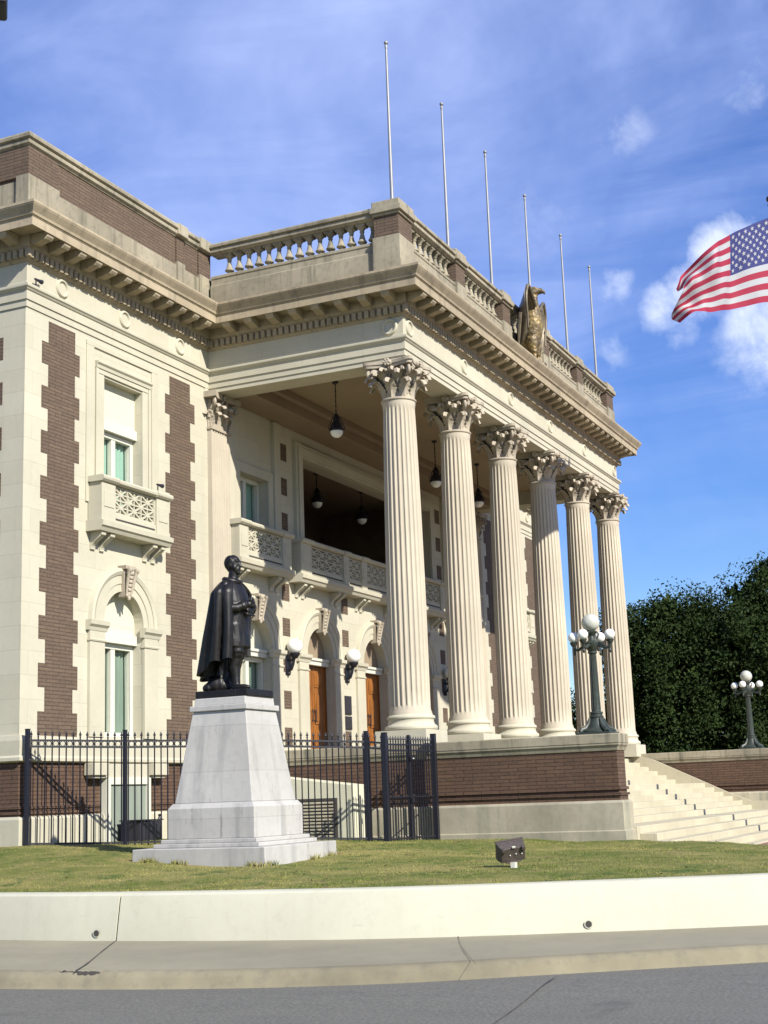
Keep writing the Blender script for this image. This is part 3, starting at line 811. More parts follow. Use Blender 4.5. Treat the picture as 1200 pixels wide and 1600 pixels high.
def wing(xc, s):
    f = lambda a, b: tuple(sorted((xc+s*a, xc+s*b)))
    xa, xb = f(-3.37, 3.43)
    hw = .73
    m = MB()
    wall_open(m, xa, xb, 3.085, ARCH+.05, YW, .42, [(xc-hw, xc+hw, 3.12, 5.50, True), (xc-hw, xc+hw, 8.0, 10.87, False)])
    xo = xc-s*3.37                                       # outer side wall
    m.quad((xo,YW,3.085),(xo,YB,3.085),(xo,YB,ARCH+.05),(xo,YW,ARCH+.05))
    xi = xc+s*3.43
    m.quad((xi,YW,3.085),(xi,YB,3.085),(xi,YB,ARCH+.05),(xi,YW,ARCH+.05))
    m.build('wing_wall', M['stone'], B_, recalc=False)
    for a in ((-2.63,-1.74,-2.84,-1.58), (1.87,2.75,1.68,2.95)):
        m = MB(); n0, n1 = f(a[0], a[1]); w0, w1 = f(a[2], a[3])
        toothed(m, n0, n1, w0, w1, YW-.006, YW+.01); m.build('brick_panel', M['brick'], B_)
    m = MB()                                             # brick field on the side face
    n = 18; h = (ARCH-3.085)/n
    for k in range(n):
        y0 = 5.72 if k % 2 == 0 else 5.50
        m.box(min(xo-s*.006, xo+s*.01), max(xo-s*.006, xo+s*.01), y0, YB, ARCH-(k+1)*h, ARCH-k*h)
    m.build('brick_panel', M['brick'], B_)
    # tall surround of the upper window
    m = MB(); za = 8.0
    for t in (-1, 1):
        p, q = sorted((xc+t*1.10, xc+t*1.36)); m.box(p, q, YW-.035, YW+.01, za, ARCH-.13)
        p, q = sorted((xc+t*.95, xc+t*1.04)); m.box(p, q, YW-.05, YW+.01, za, 11.02)
        p, q = sorted((xc+t*hw, xc+t*.94)); m.box(p, q, YW-.03, YW+.01, za, 10.91)
    m.box(xc-1.36, xc+1.36, YW-.0355, YW+.01, ARCH-.13, ARCH-.02)
    m.prism([(YW+.01,11.02),(YW-.06,11.02),(YW-.07,11.09),(YW-.11,11.13),(YW-.11,11.17),(YW+.01,11.19)], 'x', xc-1.04, xc+1.04)
    m.box(xc-.94, xc+.94, YW-.04, YW+.01, 10.915, 11.015)
    m.build('window_surround', M['trim'], B_, bevel=.008)
    m = MB(); m.box(xc-hw, xc+hw, YW+.20, YW+.26, 10.0, 10.87); m.build('blind_panel', M['cream'], B_)
    m = MB(); m.box(xc-hw, xc+hw, YW+.13, YW+.34, 9.77, 9.985); m.build('transom', M['frame'], B_, bevel=.006)
    sash('window', xc, hw-.002, 8.0, 9.76, YW+.24, M['teal'])
    # arched lower window
    archway(xc, hw, 5.50, 3.10)
    m = MB(); arch_panel(m, xc, hw+.01, 5.32, YW+.20); m.quad((xc-hw,YW+.2,5.3),(xc+hw,YW+.2,5.3),(xc+hw,YW+.2,5.52),(xc-hw,YW+.2,5.52))
    m.v = [(x, y+(.004 if i > 18 else 0), z+(.18 if i <= 18 else 0)) for i, (x, y, z) in enumerate(m.v)]
    m.build('tympanum', M['cream'], B_)
    m = MB(); m.box(xc-hw, xc+hw, YW+.13, YW+.32, 5.12, 5.33); m.build('transom', M['frame'], B_, bevel=.006)
    sash('window', xc, hw-.002, 3.12, 5.115, YW+.24, M['greycurt'])
    balcony(xc-1.27, xc+1.27, [(xc-1.27, xc-.78), (xc+.78, xc+1.27)], [(xc-.76, xc+.76)], [xc-1.12, xc-.80, xc+.80, xc+1.12])
    # basement
    path = [(xc-s*3.37, YB), (xc-s*3.37, YW), (xc+s*3.4, YW)]
    if s < 0: path = path[::-1]
    m = MB(); m.sweep(path, [(0,3.09),(.05,3.08),(.07,2.98),(.06,2.70),(.10,2.66),(.10,2.60),(.04,2.575),(-.02,2.57)]); m.build('water_table', M['trim'], B_)
    m = MB(); m.sweep(path, [(.0,2.58),(.0,1.75),(.045,1.74),(.045,1.70),(.015,1.69),(.015,1.65),(.05,1.64),(.05,1.60),(.02,1.59),(.02,1.50)]); m.build('basement_wall', M['brickd'], B_)
    m = MB(); m.sweep(path, [(.0,1.56),(.10,1.54),(.12,1.50),(.12,.2)]); m.build('plinth', M['trim'], B_)
    e = bpy.data.objects.new('basement_window', None); COL.objects.link(e); e.parent = B_
    y = YW-.13
    m = MB()
    for t in (-1, 1):
        p, q = sorted((xc+t*.66, xc+t*.80)); m.box(p, q, y-.05, YW, .6, 2.27)
    m.box(xc-.66, xc+.66, y-.05, YW, 2.13, 2.27); m.build('frame', M['frame'], e, bevel=.006)
    m = MB(); m.box(xc-.66, xc+.66, y-.005, y+.01, .6, 2.13); m.build('pane', M['greycurt'], e)
    m = MB(); m.box(xc-.80, xc+.80, YW-.13, YW-.03, 2.275, 2.56); m.build('lintel', M['trim'], e)
    m = MB()
    for t in (-1, 1):
        p, q = sorted((xc+t*.82, xc+t*1.36)); m.box(p, q, YW-.26, YW-.02, 2.32, 2.568); m.box(p+.05, q-.05, YW-.20, YW-.02, 2.26, 2.32)
    m.build('bracket_block', M['trim'], e, bevel=.01)
wing(-3.97, 1); wing(21.47, -1)

# ---- portico back wall
HW = .78; BAYS = [1.75+3.5*k for k in range(5)]
m = MB()
wall_open(m, -.54, 18.04, FL, 7.5, YW, .42, [(b-HW, b+HW, FL, 5.50, True) for b in BAYS])
wall_open(m, -.54, 18.04, 7.5, 12.1, YW, .42, [(BAYS[0]-.73, BAYS[0]+.73, 8.0, 9.9, False), (BAYS[4]-.73, BAYS[4]+.73, 8.0, 9.9, False), (4.31, 13.19, 7.62, 10.89, False)])
m.build('portico_wall', M['stone'], B_, recalc=False)
for i, b in enumerate(BAYS):
    archway(b, HW, 5.50, FL)
    m = MB(); arch_panel(m, b, HW+.01, 5.48, YW+.25); m.build('tympanum', M['cream'] if i in (0, 4) else M['plaster'], B_)
    m = MB(); m.box(b-HW, b+HW, YW+.10, YW+.33, 5.28, 5.475); m.box(b-HW, b+HW, YW+.06, YW+.098, 5.40, 5.47); m.build('transom', M['frame'], B_, bevel=.006)
    if i in (0, 4):
        sash('window', b, HW-.002, FL, 5.275, YW+.24, M['greycurt'])
        sash('window', b, .73-.002, 8.0, 9.9, YW+.24, M['teal'])
        m = MB()
        for t in (-1, 1):
            p, q = sorted((b+t*.73, b+t*.98)); m.box(p, q, YW-.06, YW+.01, 7.6, 10.15)
            p, q = sorted((b+t*1.0, b+t*1.33)); m.box(p, q, YW-.10, YW+.01, 7.6, 11.58)
        m.box(b-.73, b+.73, YW-.06, YW+.01, 9.9, 10.15); m.build('window_surround', M['trim'], B_, bevel=.008)
    else:
        e = bpy.data.objects.new('double_door', None); COL.objects.link(e); e.parent = B_
        for t in (-1, 1):
            p, q = sorted((b+t*.012, b+t*(HW-.03))); y = YW+.26
            m = MB(); m.box(p, q, y, y+.06, FL+.03, 5.25)
            w = q-p
            for z0, z1 in ((FL+.15, 3.55), (3.7, 4.55), (4.7, 5.1)):
                m.box(p+.10, q-.10, y-.022, y-.001, z0, z1); m.box(p+.17, q-.17, y-.036, y-.0225, z0+.07, z1-.07)
            d = m.build('door_leaf', M['wood'], e, bevel=.006)
            m = MB(); hx = b+t*.09; m.tube([(hx, y-.06, 3.75), (hx, y-.06, 4.1)], .014, 8); m.box(hx-.02, hx+.02, y-.06, y, 3.78, 3.81); m.box(hx-.02, hx+.02, y-.06, y, 4.04, 4.07)
            m.build('handle', M['plaque'], e)
        m = MB(); m.box(b-HW, b-HW+.028, YW+.22, YW+.36, FL, 5.28); m.box(b+HW-.028, b+HW, YW+.22, YW+.36, FL, 5.28); m.box(b-HW, b+HW, YW+.33, YW+.36, FL, 5.28)
        m.build('door_frame', M['wood'], e)
# brick insets in the stone piers
for x in (3.38, 6.87, 10.63, 14.12):
    zs = [3.30, 4.25, 5.20, 6.15, 7.08]+([8.98, 9.93, 10.88] if x in (3.38, 14.12) else [])
    for z in zs:
        m = MB(); m.box(x-.20, x+.20, YW-.006, YW+.01, z-.235, z+.235); m.build('brick_inset', M['brick'], B_)
# loggia behind the big upper opening
m = MB()
m.box(3.95, 4.31, YW-.10, YW+.01, 7.6, 11.30); m.box(13.19, 13.55, YW-.10, YW+.01, 7.6, 11.30); m.box(4.31, 13.19, YW-.10, YW+.01, 10.90, 11.30)
m.box(4.06, 4.28, YW-.14, YW-.101, 7.6, 11.18); m.box(13.22, 13.44, YW-.14, YW-.101, 7.6, 11.18); m.box(4.28, 13.22, YW-.14, YW-.101, 10.96, 11.18)
m.build('loggia_frame', M['trim'], B_, bevel=.01)
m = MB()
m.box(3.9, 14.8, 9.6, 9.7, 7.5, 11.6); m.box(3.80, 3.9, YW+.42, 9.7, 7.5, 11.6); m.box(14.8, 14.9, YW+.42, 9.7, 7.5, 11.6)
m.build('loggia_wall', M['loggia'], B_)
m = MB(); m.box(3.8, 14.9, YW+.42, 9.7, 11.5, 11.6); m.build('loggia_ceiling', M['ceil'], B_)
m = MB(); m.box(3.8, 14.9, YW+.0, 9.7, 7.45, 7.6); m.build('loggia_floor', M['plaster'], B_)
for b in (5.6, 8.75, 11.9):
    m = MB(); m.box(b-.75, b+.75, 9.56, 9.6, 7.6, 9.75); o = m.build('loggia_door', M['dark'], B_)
    m = MB(); m.box(b-.86, b-.75, 9.52, 9.6, 7.6, 9.86); m.box(b+.75, b+.86, 9.52, 9.6, 7.6, 9.86); m.box(b-.75, b+.75, 9.52, 9.6, 9.75, 9.86); m.build('door_frame', M['plaster'], o)
balcony(.42, 3.08, [(.42, .86), (2.64, 3.08)], [(.88, 2.62)], [.62, .92, 2.55, 2.85])
balcony(14.42, 17.08, [(14.42, 14.86), (16.64, 17.08)], [(14.88, 16.62)], [14.6, 14.9, 16.55, 16.85])
pr = [(3.62,4.22), (6.18,6.52), (7.36,7.70), (9.80,10.14), (10.98,11.32), (13.28,13.88)]
balcony(3.62, 13.88, pr, [(a[1]+.02, b[0]-.02) for a, b in zip(pr, pr[1:])], [3.95,4.3, 6.0,6.3, 7.6,7.9, 9.6,9.9, 11.2,11.5, 13.2,13.55])

# ---- podium, floor, cheek walls, stairs
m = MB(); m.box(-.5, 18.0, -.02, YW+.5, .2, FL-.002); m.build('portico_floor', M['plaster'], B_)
def cheek(x0, x1, s):
    xo, xi = (x0, x1)
    e = bpy.data.objects.new('cheek_wall', None); COL.objects.link(e); e.parent = B_
    yb, yf = YW-.02, -4.9
    g = .0
    m = MB(); m.box(xo+.08, xi-.10, yf+.08, (YW-.06 if s > 0 else yb), 1.72, 2.45); m.build('brick_face', M['brickd'], e)
    m = MB(); m.box(xo+.04, xi-.06, yf+.04, YW-.05, 1.66, 1.72); m.box(xo+.075, xi-.10, yf+.075, YW-.055, 1.60, 1.66); m.box(xo+.03, xi-.05, yf+.03, YW-.05, 1.55, 1.60); m.box(xo+.06,xi-.09,yf+.06,YW-.055,1.45,1.55)
    m.build('brick_moulding', M['brickd'], e)
    m = MB()
    path = [(xo, YW-.05), (xo, yf), (xi, yf), (xi, YW-.05)]
    m.sweep(path, [(-.2,2.44),(-.06,2.45),(-.04,2.52),(-.01,2.56),(-.01,2.60),(.0,2.605),(.0,2.775),(-.015,2.793),(-.2,2.793)])
    m.box(xo+.1, xi-.1, yf+.1, YW-.06, 2.6, 2.792)
    m.build('cap', M['weath'], e)
    m = MB(); m.sweep(path, [(-.10,1.46),(-.02,1.44),(.0,1.40),(.0,.86),(.03,.84),(.03,.1)]); m.box(xo+.05, xi-.05, yf+.05, YW-.06, .2, 1.43)
    m.build('plinth', M['plinth'], e)
    return e
cheek(-.7, .06, 1); cheek(17.44, 18.2, -1)
# inner sloping stone strings against the cheeks
for x0, x1 in ((17.29, 17.438),):
    m = MB(); m.prism([(-.2,2.79),(-1.0,2.60),(-3.5,1.40),(-4.1,1.16),(-4.86,1.16),(-4.86,.3),(-.2,.3)], 'x', x0, x1); m.build('stair_string', M['step'], B_)
m = MB(); zs = FL-.002; y = -.02; ri = .1455
for k in range(7):
    m.box(.07, 17.29, y-.285, y, .2, zs-ri); y -= .285; zs -= ri
m.box(.07, 17.29, y-.66, y, .2, zs)
y -= .66
for k in range(5):
    zs -= ri; m.box(.07, 17.29, y-.285, y, .2, zs); y -= .285
x0, x1 = .07, 17.43
for k in range(5):
    zs -= ri
    if zs < .3: break
    yy0 = y; y -= .36
    ext = .34*k
    m.box((.07 if k == 0 else .6-ext), (17.29 if k == 0 else 16.9+ext), min(y, -4.96)-(0 if k == 0 else .0), yy0-.0, .2, zs)
    if k == 0: y = min(y, -4.96)
stairs = m.build('staircase', M['step'], B_, bevel=.012)
# pedestal blocks under columns, columns
FLUT = 24
def shaft_mb():
    m = MB(); rows = []
    hs = [k/14 for k in range(15)]
    z0, z1 = 3.47, 10.66
    def ring(rad, z, dep):
        out = []
        for q in range(FLUT):
            for t in (0, .16, .30, .5, .70, .84):
                a = 2*PI*(q+t)/FLUT
                g = 0 if t in (0, .16) and False else (max(0, 1-((t-.58)/.42)**2))**.5 if t > .16 else 0
                rr = rad-dep*g
                out.append((rr*math.cos(a), rr*math.sin(a), z))
        return out
    rad = lambda h: .450-.078*(max(0, h-.25)/.75)**1.6 if h > .25 else .450
    rows.append(ring(.48, z0, 0)); rows.append(ring(.475, z0+.04, 0)); rows.append(ring(.455, z0+.08, 0)); rows.append(ring(.450, z0+.15, 0)); rows.append(ring(.45, z0+.19, .032))
    for h in hs[1:-1]: rows.append(ring(rad(h), z0+(z1-z0)*h, .035))
    rows.append(ring(.373, z1-.19, .030)); rows.append(ring(.373, z1-.14, 0)); rows.append(ring(.385, z1-.06, 0)); rows.append(ring(.39, z1, 0))
    m.grid(rows, closed=True); return m
def base_mb(sq=True):
    m = MB(); m.box(-.61,.61,-.61,.61,2.70,3.10)
    m.lathe([(.3,3.10),(.565,3.10),(.59,3.13),(.595,3.17),(.58,3.205),(.55,3.22),(.53,3.24),(.515,3.28),(.51,3.32),(.52,3.345),(.54,3.36),(.545,3.39),(.53,3.42),(.505,3.435),(.49,3.445),(.485,3.47),(.3,3.47)], 40)
    return m
def leaf_mb(h, w, out, curl, base_r):
    """acanthus leaf standing on the bell, local: x tangential, y radial out, z up"""
    m = MB(); n = 16; k = 8
    rows = []
    for i in range(n+1):
        t = i/n
        if t < .72:
            z = h*t/.72*.93; y = base_r+out*.55*(t/.72)**2.2
        else:
            q = (t-.72)/.28; a = q*PI*.95
            z = h*.93+math.sin(a)*curl*.9-q*curl*.45; y = base_r+out*.55+(1-math.cos(a))*curl*.9
        wd = w*(.62+.5*math.sin(min(t/.8, 1)*PI*.75))*(1-max(0, t-.8)*2.6)
        serr = 1+.16*math.sin(i*2.1)*(1 if t < .7 else .3)
        row = []
        for j in range(-k//2, k//2+1):
            s = j/(k/2); ww = wd*serr*s if abs(s) > .7 else wd*s
            row.append((ww, y-.05*abs(s)**1.5*(1-t*.4)+(.018 if j == 0 else 0), z-.02*abs(s)*(1 if t > .5 else 0)))
        rows.append(row)
    m.grid(rows)
    back = [[(x*.96, y-.024, z-.006) for x, y, z in r_] for r_ in rows]
    m.grid(back)
    for a in (0, -1): m.grid([[r_[a] for r_ in rows], [r_[a] for r_ in back]])
    m.grid([rows[-1], back[-1]])
    return m
def volute(m, ang, rad, z, size, seg=34):
    c, s = math.cos(ang), math.sin(ang); pts = []; rr = []
    for k in range(seg):
        t = k/(seg-1); a = -PI*.5+t*PI*3.1; q = size*(1-t*.86)
        pts.append((c*(rad+q*math.cos(a)), s*(rad+q*math.cos(a)), z+q*math.sin(a))); rr.append(.042*(1-t*.45))
    start = [(c*.40, s*.40, z-.40), (c*.44, s*.44, z-.26), (c*(rad-size*.5), s*(rad-size*.5), z-size*1.05)]
    m.tube(start+pts, [.02,.035,.04]+rr, 7)
    m.ball((c*rad, s*rad, z), (.05,.05,.05), 8, 6)
def abacus(m, half, z0, z1, half2):
    n = 8; poly = []
    for side in range(4):
        a = side*PI/2; ca, sa = math.cos(a), math.sin(a)
        for k in range(n+1):
            t = -1+2*k/n; x = half*.88*t; y = -half+half*.20*(1-t*t)
            poly.append((x*ca-y*sa, x*sa+y*ca))
    m.prism(poly, 'z', z0, z0+(z1-z0)*.5); m.prism([(x*1.05, y*1.05) for x, y in poly], 'z', z0+(z1-z0)*.5+.0005, z1)
def capital_mb():
    m = MB()
    m.lathe([(.30,10.66),(.385,10.66),(.415,10.68),(.42,10.705),(.40,10.73),(.36,10.735),(.335,10.9),(.335,11.15),(.37,11.35),(.45,11.44),(.3,11.44)], 32)
    L1 = leaf_mb(.36, .118, .22, .125, .385); L2 = leaf_mb(.35, .112, .31, .13, .375)
    for k in range(8):
        a = 2*PI*k/8
        m.add(L1, Matrix.Rotation(a, 4, 'Z') @ Matrix.Translation((0,0,10.735)))
        m.add(L2, Matrix.Rotation(a+PI/8, 4, 'Z') @ Matrix.Translation((0,0,10.93)))
    L3 = leaf_mb(.26, .075, .30, .10, .38)
    for k in range(16):
        m.add(L3, Matrix.Rotation(PI/16+PI/8*k, 4, 'Z') @ Matrix.Translation((0,0,11.10)))
    for k in range(4):
        volute(m, PI/4+k*PI/2, .655, 11.33, .105)
        a = k*PI/2
        for d in (-.2, .2):
            c = a+d
            m.tube([(math.cos(c)*.41, math.sin(c)*.41, 11.05), (math.cos(c)*.47, math.sin(c)*.47, 11.25), (math.cos(c)*.52, math.sin(c)*.52, 11.36), (math.cos(a+d*.55)*.57, math.sin(a+d*.55)*.57, 11.40)], [.028,.034,.034,.02], 7)
            m.ball((math.cos(a+d*.6)*.56, math.sin(a+d*.6)*.56, 11.36), .05, 8, 6)
        m.ball((math.cos(a)*.545, math.sin(a)*.545, 11.52), (.10,.10,.085), 12, 8)
        for q in range(6):
            b = 2*PI*q/6; tx, ty = -math.sin(a), math.cos(a)
            m.ball((math.cos(a)*.61+tx*.062*math.cos(b), math.sin(a)*.61+ty*.062*math.cos(b), 11.52+.062*math.sin(b)), .036, 8, 5)
        m.tube([(math.cos(a)*.40, math.sin(a)*.40, 11.05),(math.cos(a)*.46, math.sin(a)*.46, 11.3),(math.cos(a)*.55, math.sin(a)*.55, 11.47)], .022, 6)
    abacus(m, .60, 11.44, 11.586, .6)
    return m
SH = CA = BA = None
for i in range(6):
    e = bpy.data.objects.new('column', None); COL.objects.link(e); e.parent = B_; e.location = (3.5*i, 0, 0)
    if SH is None:
        SH = shaft_mb().build('shaft', M['col'], e, smooth=38); CA = capital_mb().build('capital', M['cap'], e, smooth=70); BA = base_mb().build('base', M['trim'], e, smooth=30)
    else:
        for q in (SH, CA, BA):
            c = q.copy(); COL.objects.link(c); c.parent = e
# responds (pilasters) at the wing corners
def respond(x):
    e = bpy.data.objects.new('pilaster', None); COL.objects.link(e); e.parent = B_
    m = MB(); w = .44; yf = YW-.12; n = 7; poly = [(x-w, YW+.02), (x-w, yf)]
    for k in range(n):
        a = x-w+.06+(2*w-.12)*k/n; b = x-w+.06+(2*w-.12)*(k+1)/n; d = (b-a)
        poly += [(a+d*.15, yf), (a+d*.3, yf+.028), (a+d*.5, yf+.036), (a+d*.7, yf+.028), (a+d*.85, yf)]
    poly += [(x+w, yf), (x+w, YW+.02)]
    m.prism(poly, 'z', 3.47, 10.66); m.build('shaft', M['col'], e)
    m = MB(); m.box(x-.62, x+.62, YW-.32, YW+.02, FL, 3.10)
    m.prism([(YW+.02,3.1),(YW-.28,3.1),(YW-.31,3.15),(YW-.28,3.22),(YW-.22,3.25),(YW-.21,3.32),(YW-.24,3.37),(YW-.21,3.43),(YW-.15,3.47),(YW+.02,3.47)], 'x', x-.55, x+.55)
    m.build('base', M['trim'], e)
    m = MB(); m.box(x-.47, x+.47, YW-.15, YW+.02, 10.66, 10.72); m.box(x-.42, x+.42, YW-.10, YW+.02, 10.72, 11.44)
    yl = YW-.10
    L1 = leaf_mb(.34, .135, .14, .085, 0); L2 = leaf_mb(.30, .12, .2, .085, .02)
    for px in (-.29, 0, .29): m.add(L1, Matrix.Translation((x+px, yl, 10.73)) @ Matrix.Rotation(PI, 4, 'Z'))
    for px in (-.42, -.15, .15, .42): m.add(L2, Matrix.Translation((x+px, yl, 10.95)) @ Matrix.Rotation(PI, 4, 'Z'))
    for s in (-1, 1):
        v = MB(); volute(v, -PI/2+s*PI/4*1.0, .655, 11.33, .10); m.add(v, Matrix.Translation((x, YW+.24, 0)))
        m.add(L1, Matrix.Translation((x+s*.42, YW-.02, 10.73)) @ Matrix.Rotation(-s*PI/2, 4, 'Z'))
        m.tube([(x+s*.1, yl-.03, 11.1), (x+s*.15, yl-.1, 11.3), (x+s*.08, yl-.16, 11.4)], [.03,.035,.025], 7)
    for q in range(6): m.ball((x+.06*math.cos(q*PI/3), yl-.17, 11.51+.06*math.sin(q*PI/3)), .036, 8, 5)
    m.ball((x, yl-.14, 11.51), .07, 8, 6)
    m.prism([(x-.60,YW+.02),(x-.60,YW-.36),(x-.4,YW-.27),(x,YW-.23),(x+.4,YW-.27),(x+.60,YW-.36),(x+.60,YW+.02)], 'z', 11.44, 11.587)
    m.build('capital', M['cap'], e, smooth=45)
respond(0); respond(17.5)

# ---- entablature
PATH = [(XW, YB), (XW, YWT), (XL, YWT), (XL, YT), (XR, YT), (XR, YWT), (XE, YWT), (XE, YB)]
m = MB()
m.sweep(PATH, [(-.80,12.06),(-.80,ARCH),(-.125,ARCH),(-.125,11.70),(-.10,11.705),(-.10,11.845),(-.072,11.85),(-.072,12.04),(-.05,12.05),(-.03,12.08),(-.005,12.10),(0,12.12),(0,12.16),(-.02,12.165),(-.115,12.18),(-.12,12.19)])
m.build('architrave', M['trim'], B_)
m = MB(); m.sweep(PATH, [(-.12,12.18),(-.12,12.66)]); m.build('frieze', M['stone'], B_)
m = MB()
m.sweep(PATH, [(-.12,12.655),(-.09,12.66),(-.07,12.70),(-.05,12.71),(-.05,12.89),(-.02,12.90),(.02,12.95),(.04,12.97),(.04,13.17),(.46,13.18),(.46,13.12),(.497,13.12),(.497,13.30),(.51,13.305),(.51,13.325),(.535,13.33),(.55,13.38),(.60,13.45),(.635,13.50),(.640,13.52),(.648,13.525),(.648,13.58),(.30,13.63),(-.4,13.66)])
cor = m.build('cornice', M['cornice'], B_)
def along(a, b, n, o):
    P = Vector(a); Q = Vector(b); d = (Q-P).normalized(); nr = Vector((d.y, -d.x))
    return [(P.lerp(Q, k/max(1, n-1)), d, nr) for k in range(n)]
def dentil_run(a, b):                                     # a moulded course of small blocks
    m = MB(); L_ = (Vector(b)-Vector(a)).length; n = int(L_/.155)
    for p, d, nr in along(a, b, n, 0):
        c0 = p-d*.05-nr*.05; c1 = p+d*.05+nr*.03
        m.box(min(c0.x,c1.x), max(c0.x,c1.x), min(c0.y,c1.y), max(c0.y,c1.y), 12.72, 12.885)
    m.build('dentil_course', M['cornice'], cor)
for a, b in (((XW,YB),(XW,YWT)), ((XW+.1,YWT),(XL-.05,YWT)), ((XL,YWT-.05),(XL,YT)), ((XL+.1,YT),(XR,YT)), ((XR+.05,YWT),(XE,YWT))): dentil_run(a, b)
mod0 = MB(); mod0.prism([(.0,0),(-.42,0),(-.43,-.05),(-.42,-.10),(-.37,-.155),(-.30,-.15),(-.22,-.17),(-.1,-.2),(0,-.2)], 'x', -.105, .105); mod0.box(-.125,.125,-.44,0,-.028,-.002)
MOD = None
def modillions(a, b, n, rz):
    global MOD
    for p, d, nr in along(a, b, n, 0):
        if MOD is None: MOD = mod0.build('modillion', M['cornice'], cor, bevel=.012); o = MOD
        else: o = MOD.copy(); COL.objects.link(o)
        o.location = (p.x+nr.x*.04, p.y+nr.y*.04, 13.165); o.rotation_euler = (0,0,rz)
modillions((-7.30, YWT), (-1.20, YWT), 12, 0)
modillions((XL, 4.10), (XL, -.16), 8, -PI/2)
modillions((XL+.14, YT), (XR-.14, YT), 33, 0)
modillions((XW, 12), (XW, YWT+.3), 13, -PI/2)
modillions((18.8, YWT), (24.8, YWT), 11, 0)
# roundels on the frieze
def roundel(x, y, z, rz):
    m = MB(); n = 24
    for k in range(n):
        pass
    prof = [(.13,.0),(.135,-.03),(.155,-.05),(.18,-.05),(.20,-.03),(.205,.0)]
    m.grid([[(q*math.cos(2*PI*k/n), yy, q*math.sin(2*PI*k/n)) for q, yy in prof] for k in range(n+1)])
    m.quad(*[(.13*math.cos(2*PI*k/n), -.012, .13*math.sin(2*PI*k/n)) for k in range(n)])
    o = m.build('roundel', M['trim'], B_, smooth=40); o.location = (x, y, z); o.rotation_euler = (0,0,rz)
for x in (-6.16, -3.9, -1.63, 19.1, 21.4, 23.6): roundel(x, YWT+.12, 12.44, 0)
for k in range(6): roundel(3.5*k, YT+.12, 12.44, 0)
roundel(XL+.12, .0, 12.44, -PI/2)
# ceilings and roofs
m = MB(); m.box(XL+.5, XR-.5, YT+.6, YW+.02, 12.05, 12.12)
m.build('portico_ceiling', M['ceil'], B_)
m = MB(); m.box(.34, 17.16, 4.05, YW-.005, ARCH+.01, 12.049); m.box(.6,16.9,3.86,4.049,11.86,12.049)
m.box(.335, .55, .55, 4.05, 11.86, 12.049); m.box(.55, 16.9, .335, .55, 11.86, 12.049)
m.build('ceiling_beam', M['plaster'], B_, bevel=.02)
m = MB(); m.box(XW+.2, XE-.2, YWT+.2, YB, 13.45, 13.6); m.box(XL+.3, XR-.3, YT+.3, YWT+.2, 13.46, 13.61); m.build('roof', M['roof'], B_)
m = MB(); m.box(XW+.1, XE-.1, YB-.2, YB, .2, 13.5); m.build('rear_wall', M['brick'], B_)
m = MB(); m.box(XW+.15, XE-.15, YW+.9, YB-.2, 2.6, 2.75); m.box(XW+.15,3.75,YW+.9,YB-.2,7.3,7.45); m.box(14.95, XE-.15, YW+.9, YB-.2, 7.3, 7.45); m.build('inner_floor', M['dark'], B_)
# parapets on the wings
def parapet(path, close):
    m = MB(); m.sweep(path, [(-.12,13.5),(-.12,14.48),(-.14,14.49),(-.6,14.49)]); m.build('parapet_base', M['weath'], B_)
    m = MB(); m.sweep(path, [(-.155,14.48),(-.155,15.22)]); m.build('parapet_brick', M['brick'], B_)
    m = MB(); m.sweep(path, [(-.16,15.205),(-.13,15.21),(-.115,15.235),(-.075,15.26),(-.065,15.27),(-.065,15.345),(-.085,15.35),(-.085,15.365),(-.02,15.39),(-.015,15.455),(-.045,15.50),(-.07,15.515),(-.46,15.55),(-.55,15.5),(-.55,13.5)]); m.build('parapet_coping', M['weath'], B_)
parapet([(XW, YB), (XW, YWT), (XL+.30, YWT)], 0); parapet([(XR-.30, YWT), (XE, YWT), (XE, YB)], 0)
for q in ((XW+.11, XW+1.10, YWT+.11, YWT+.4), (-1.75,-1.42, YWT+.11, YWT+.4), (-.75,-.2,YWT+.11,YWT+.4)):
    m = MB(); m.box(*q, 14.565, 15.218)
    if q[0] < -7: m.box(XW+.111, XW+.4, YWT+.399, YWT+1.1, 14.565, 15.218)
    pp = m.build('parapet_pier', M['brick'], B_)
    m = MB(); m.box(q[0]-.035*(q[0] < -7), q[1], q[2]-.035, q[3], 13.5, 14.575); m.build('pier_base', M['weath'], pp)
for q in ((-.80,-.15), (-1.80,-1.37)):
    m = MB(); m.box(*q,YWT-.0,YWT+.5,15.24,15.53); m.build('pier_coping', M['weath'], B_, bevel=.02)
# balustrade on the portico
bal = bpy.data.objects.new('balustrade', None); COL.objects.link(bal); bal.parent = B_
BP = [(XL, YWT), (XL, YT), (XR, YT), (XR, YWT)]
m = MB(); m.sweep(BP, [(-.085,13.5),(-.085,14.33),(-.10,14.36),(-.13,14.37),(-.13,14.52),(-.11,14.54),(-.11,14.60),(-.14,14.62),(-.48,14.62),(-.48,13.5)]); m.build('base_rail', M['weath'], bal)
m = MB(); m.sweep(BP, [(-.46,15.18),(-.15,15.18),(-.13,15.20),(-.09,15.225),(-.08,15.235),(-.08,15.31),(-.10,15.315),(-.10,15.33),(-.035,15.35),(-.03,15.41),(-.06,15.45),(-.14,15.46),(-.48,15.46),(-.52,15.42),(-.52,15.2),(-.46,15.18)]); m.build('top_rail', M['weath'], bal)
def pier(x, y, slab):
    e = bpy.data.objects.new('pier', None); COL.objects.link(e); e.parent = bal; e.location = (x, y, 0)
    return e
m = MB(); mbk = MB(); mc = MB()
piers = [(3.5*k, YT+.41) for k in range(6)]
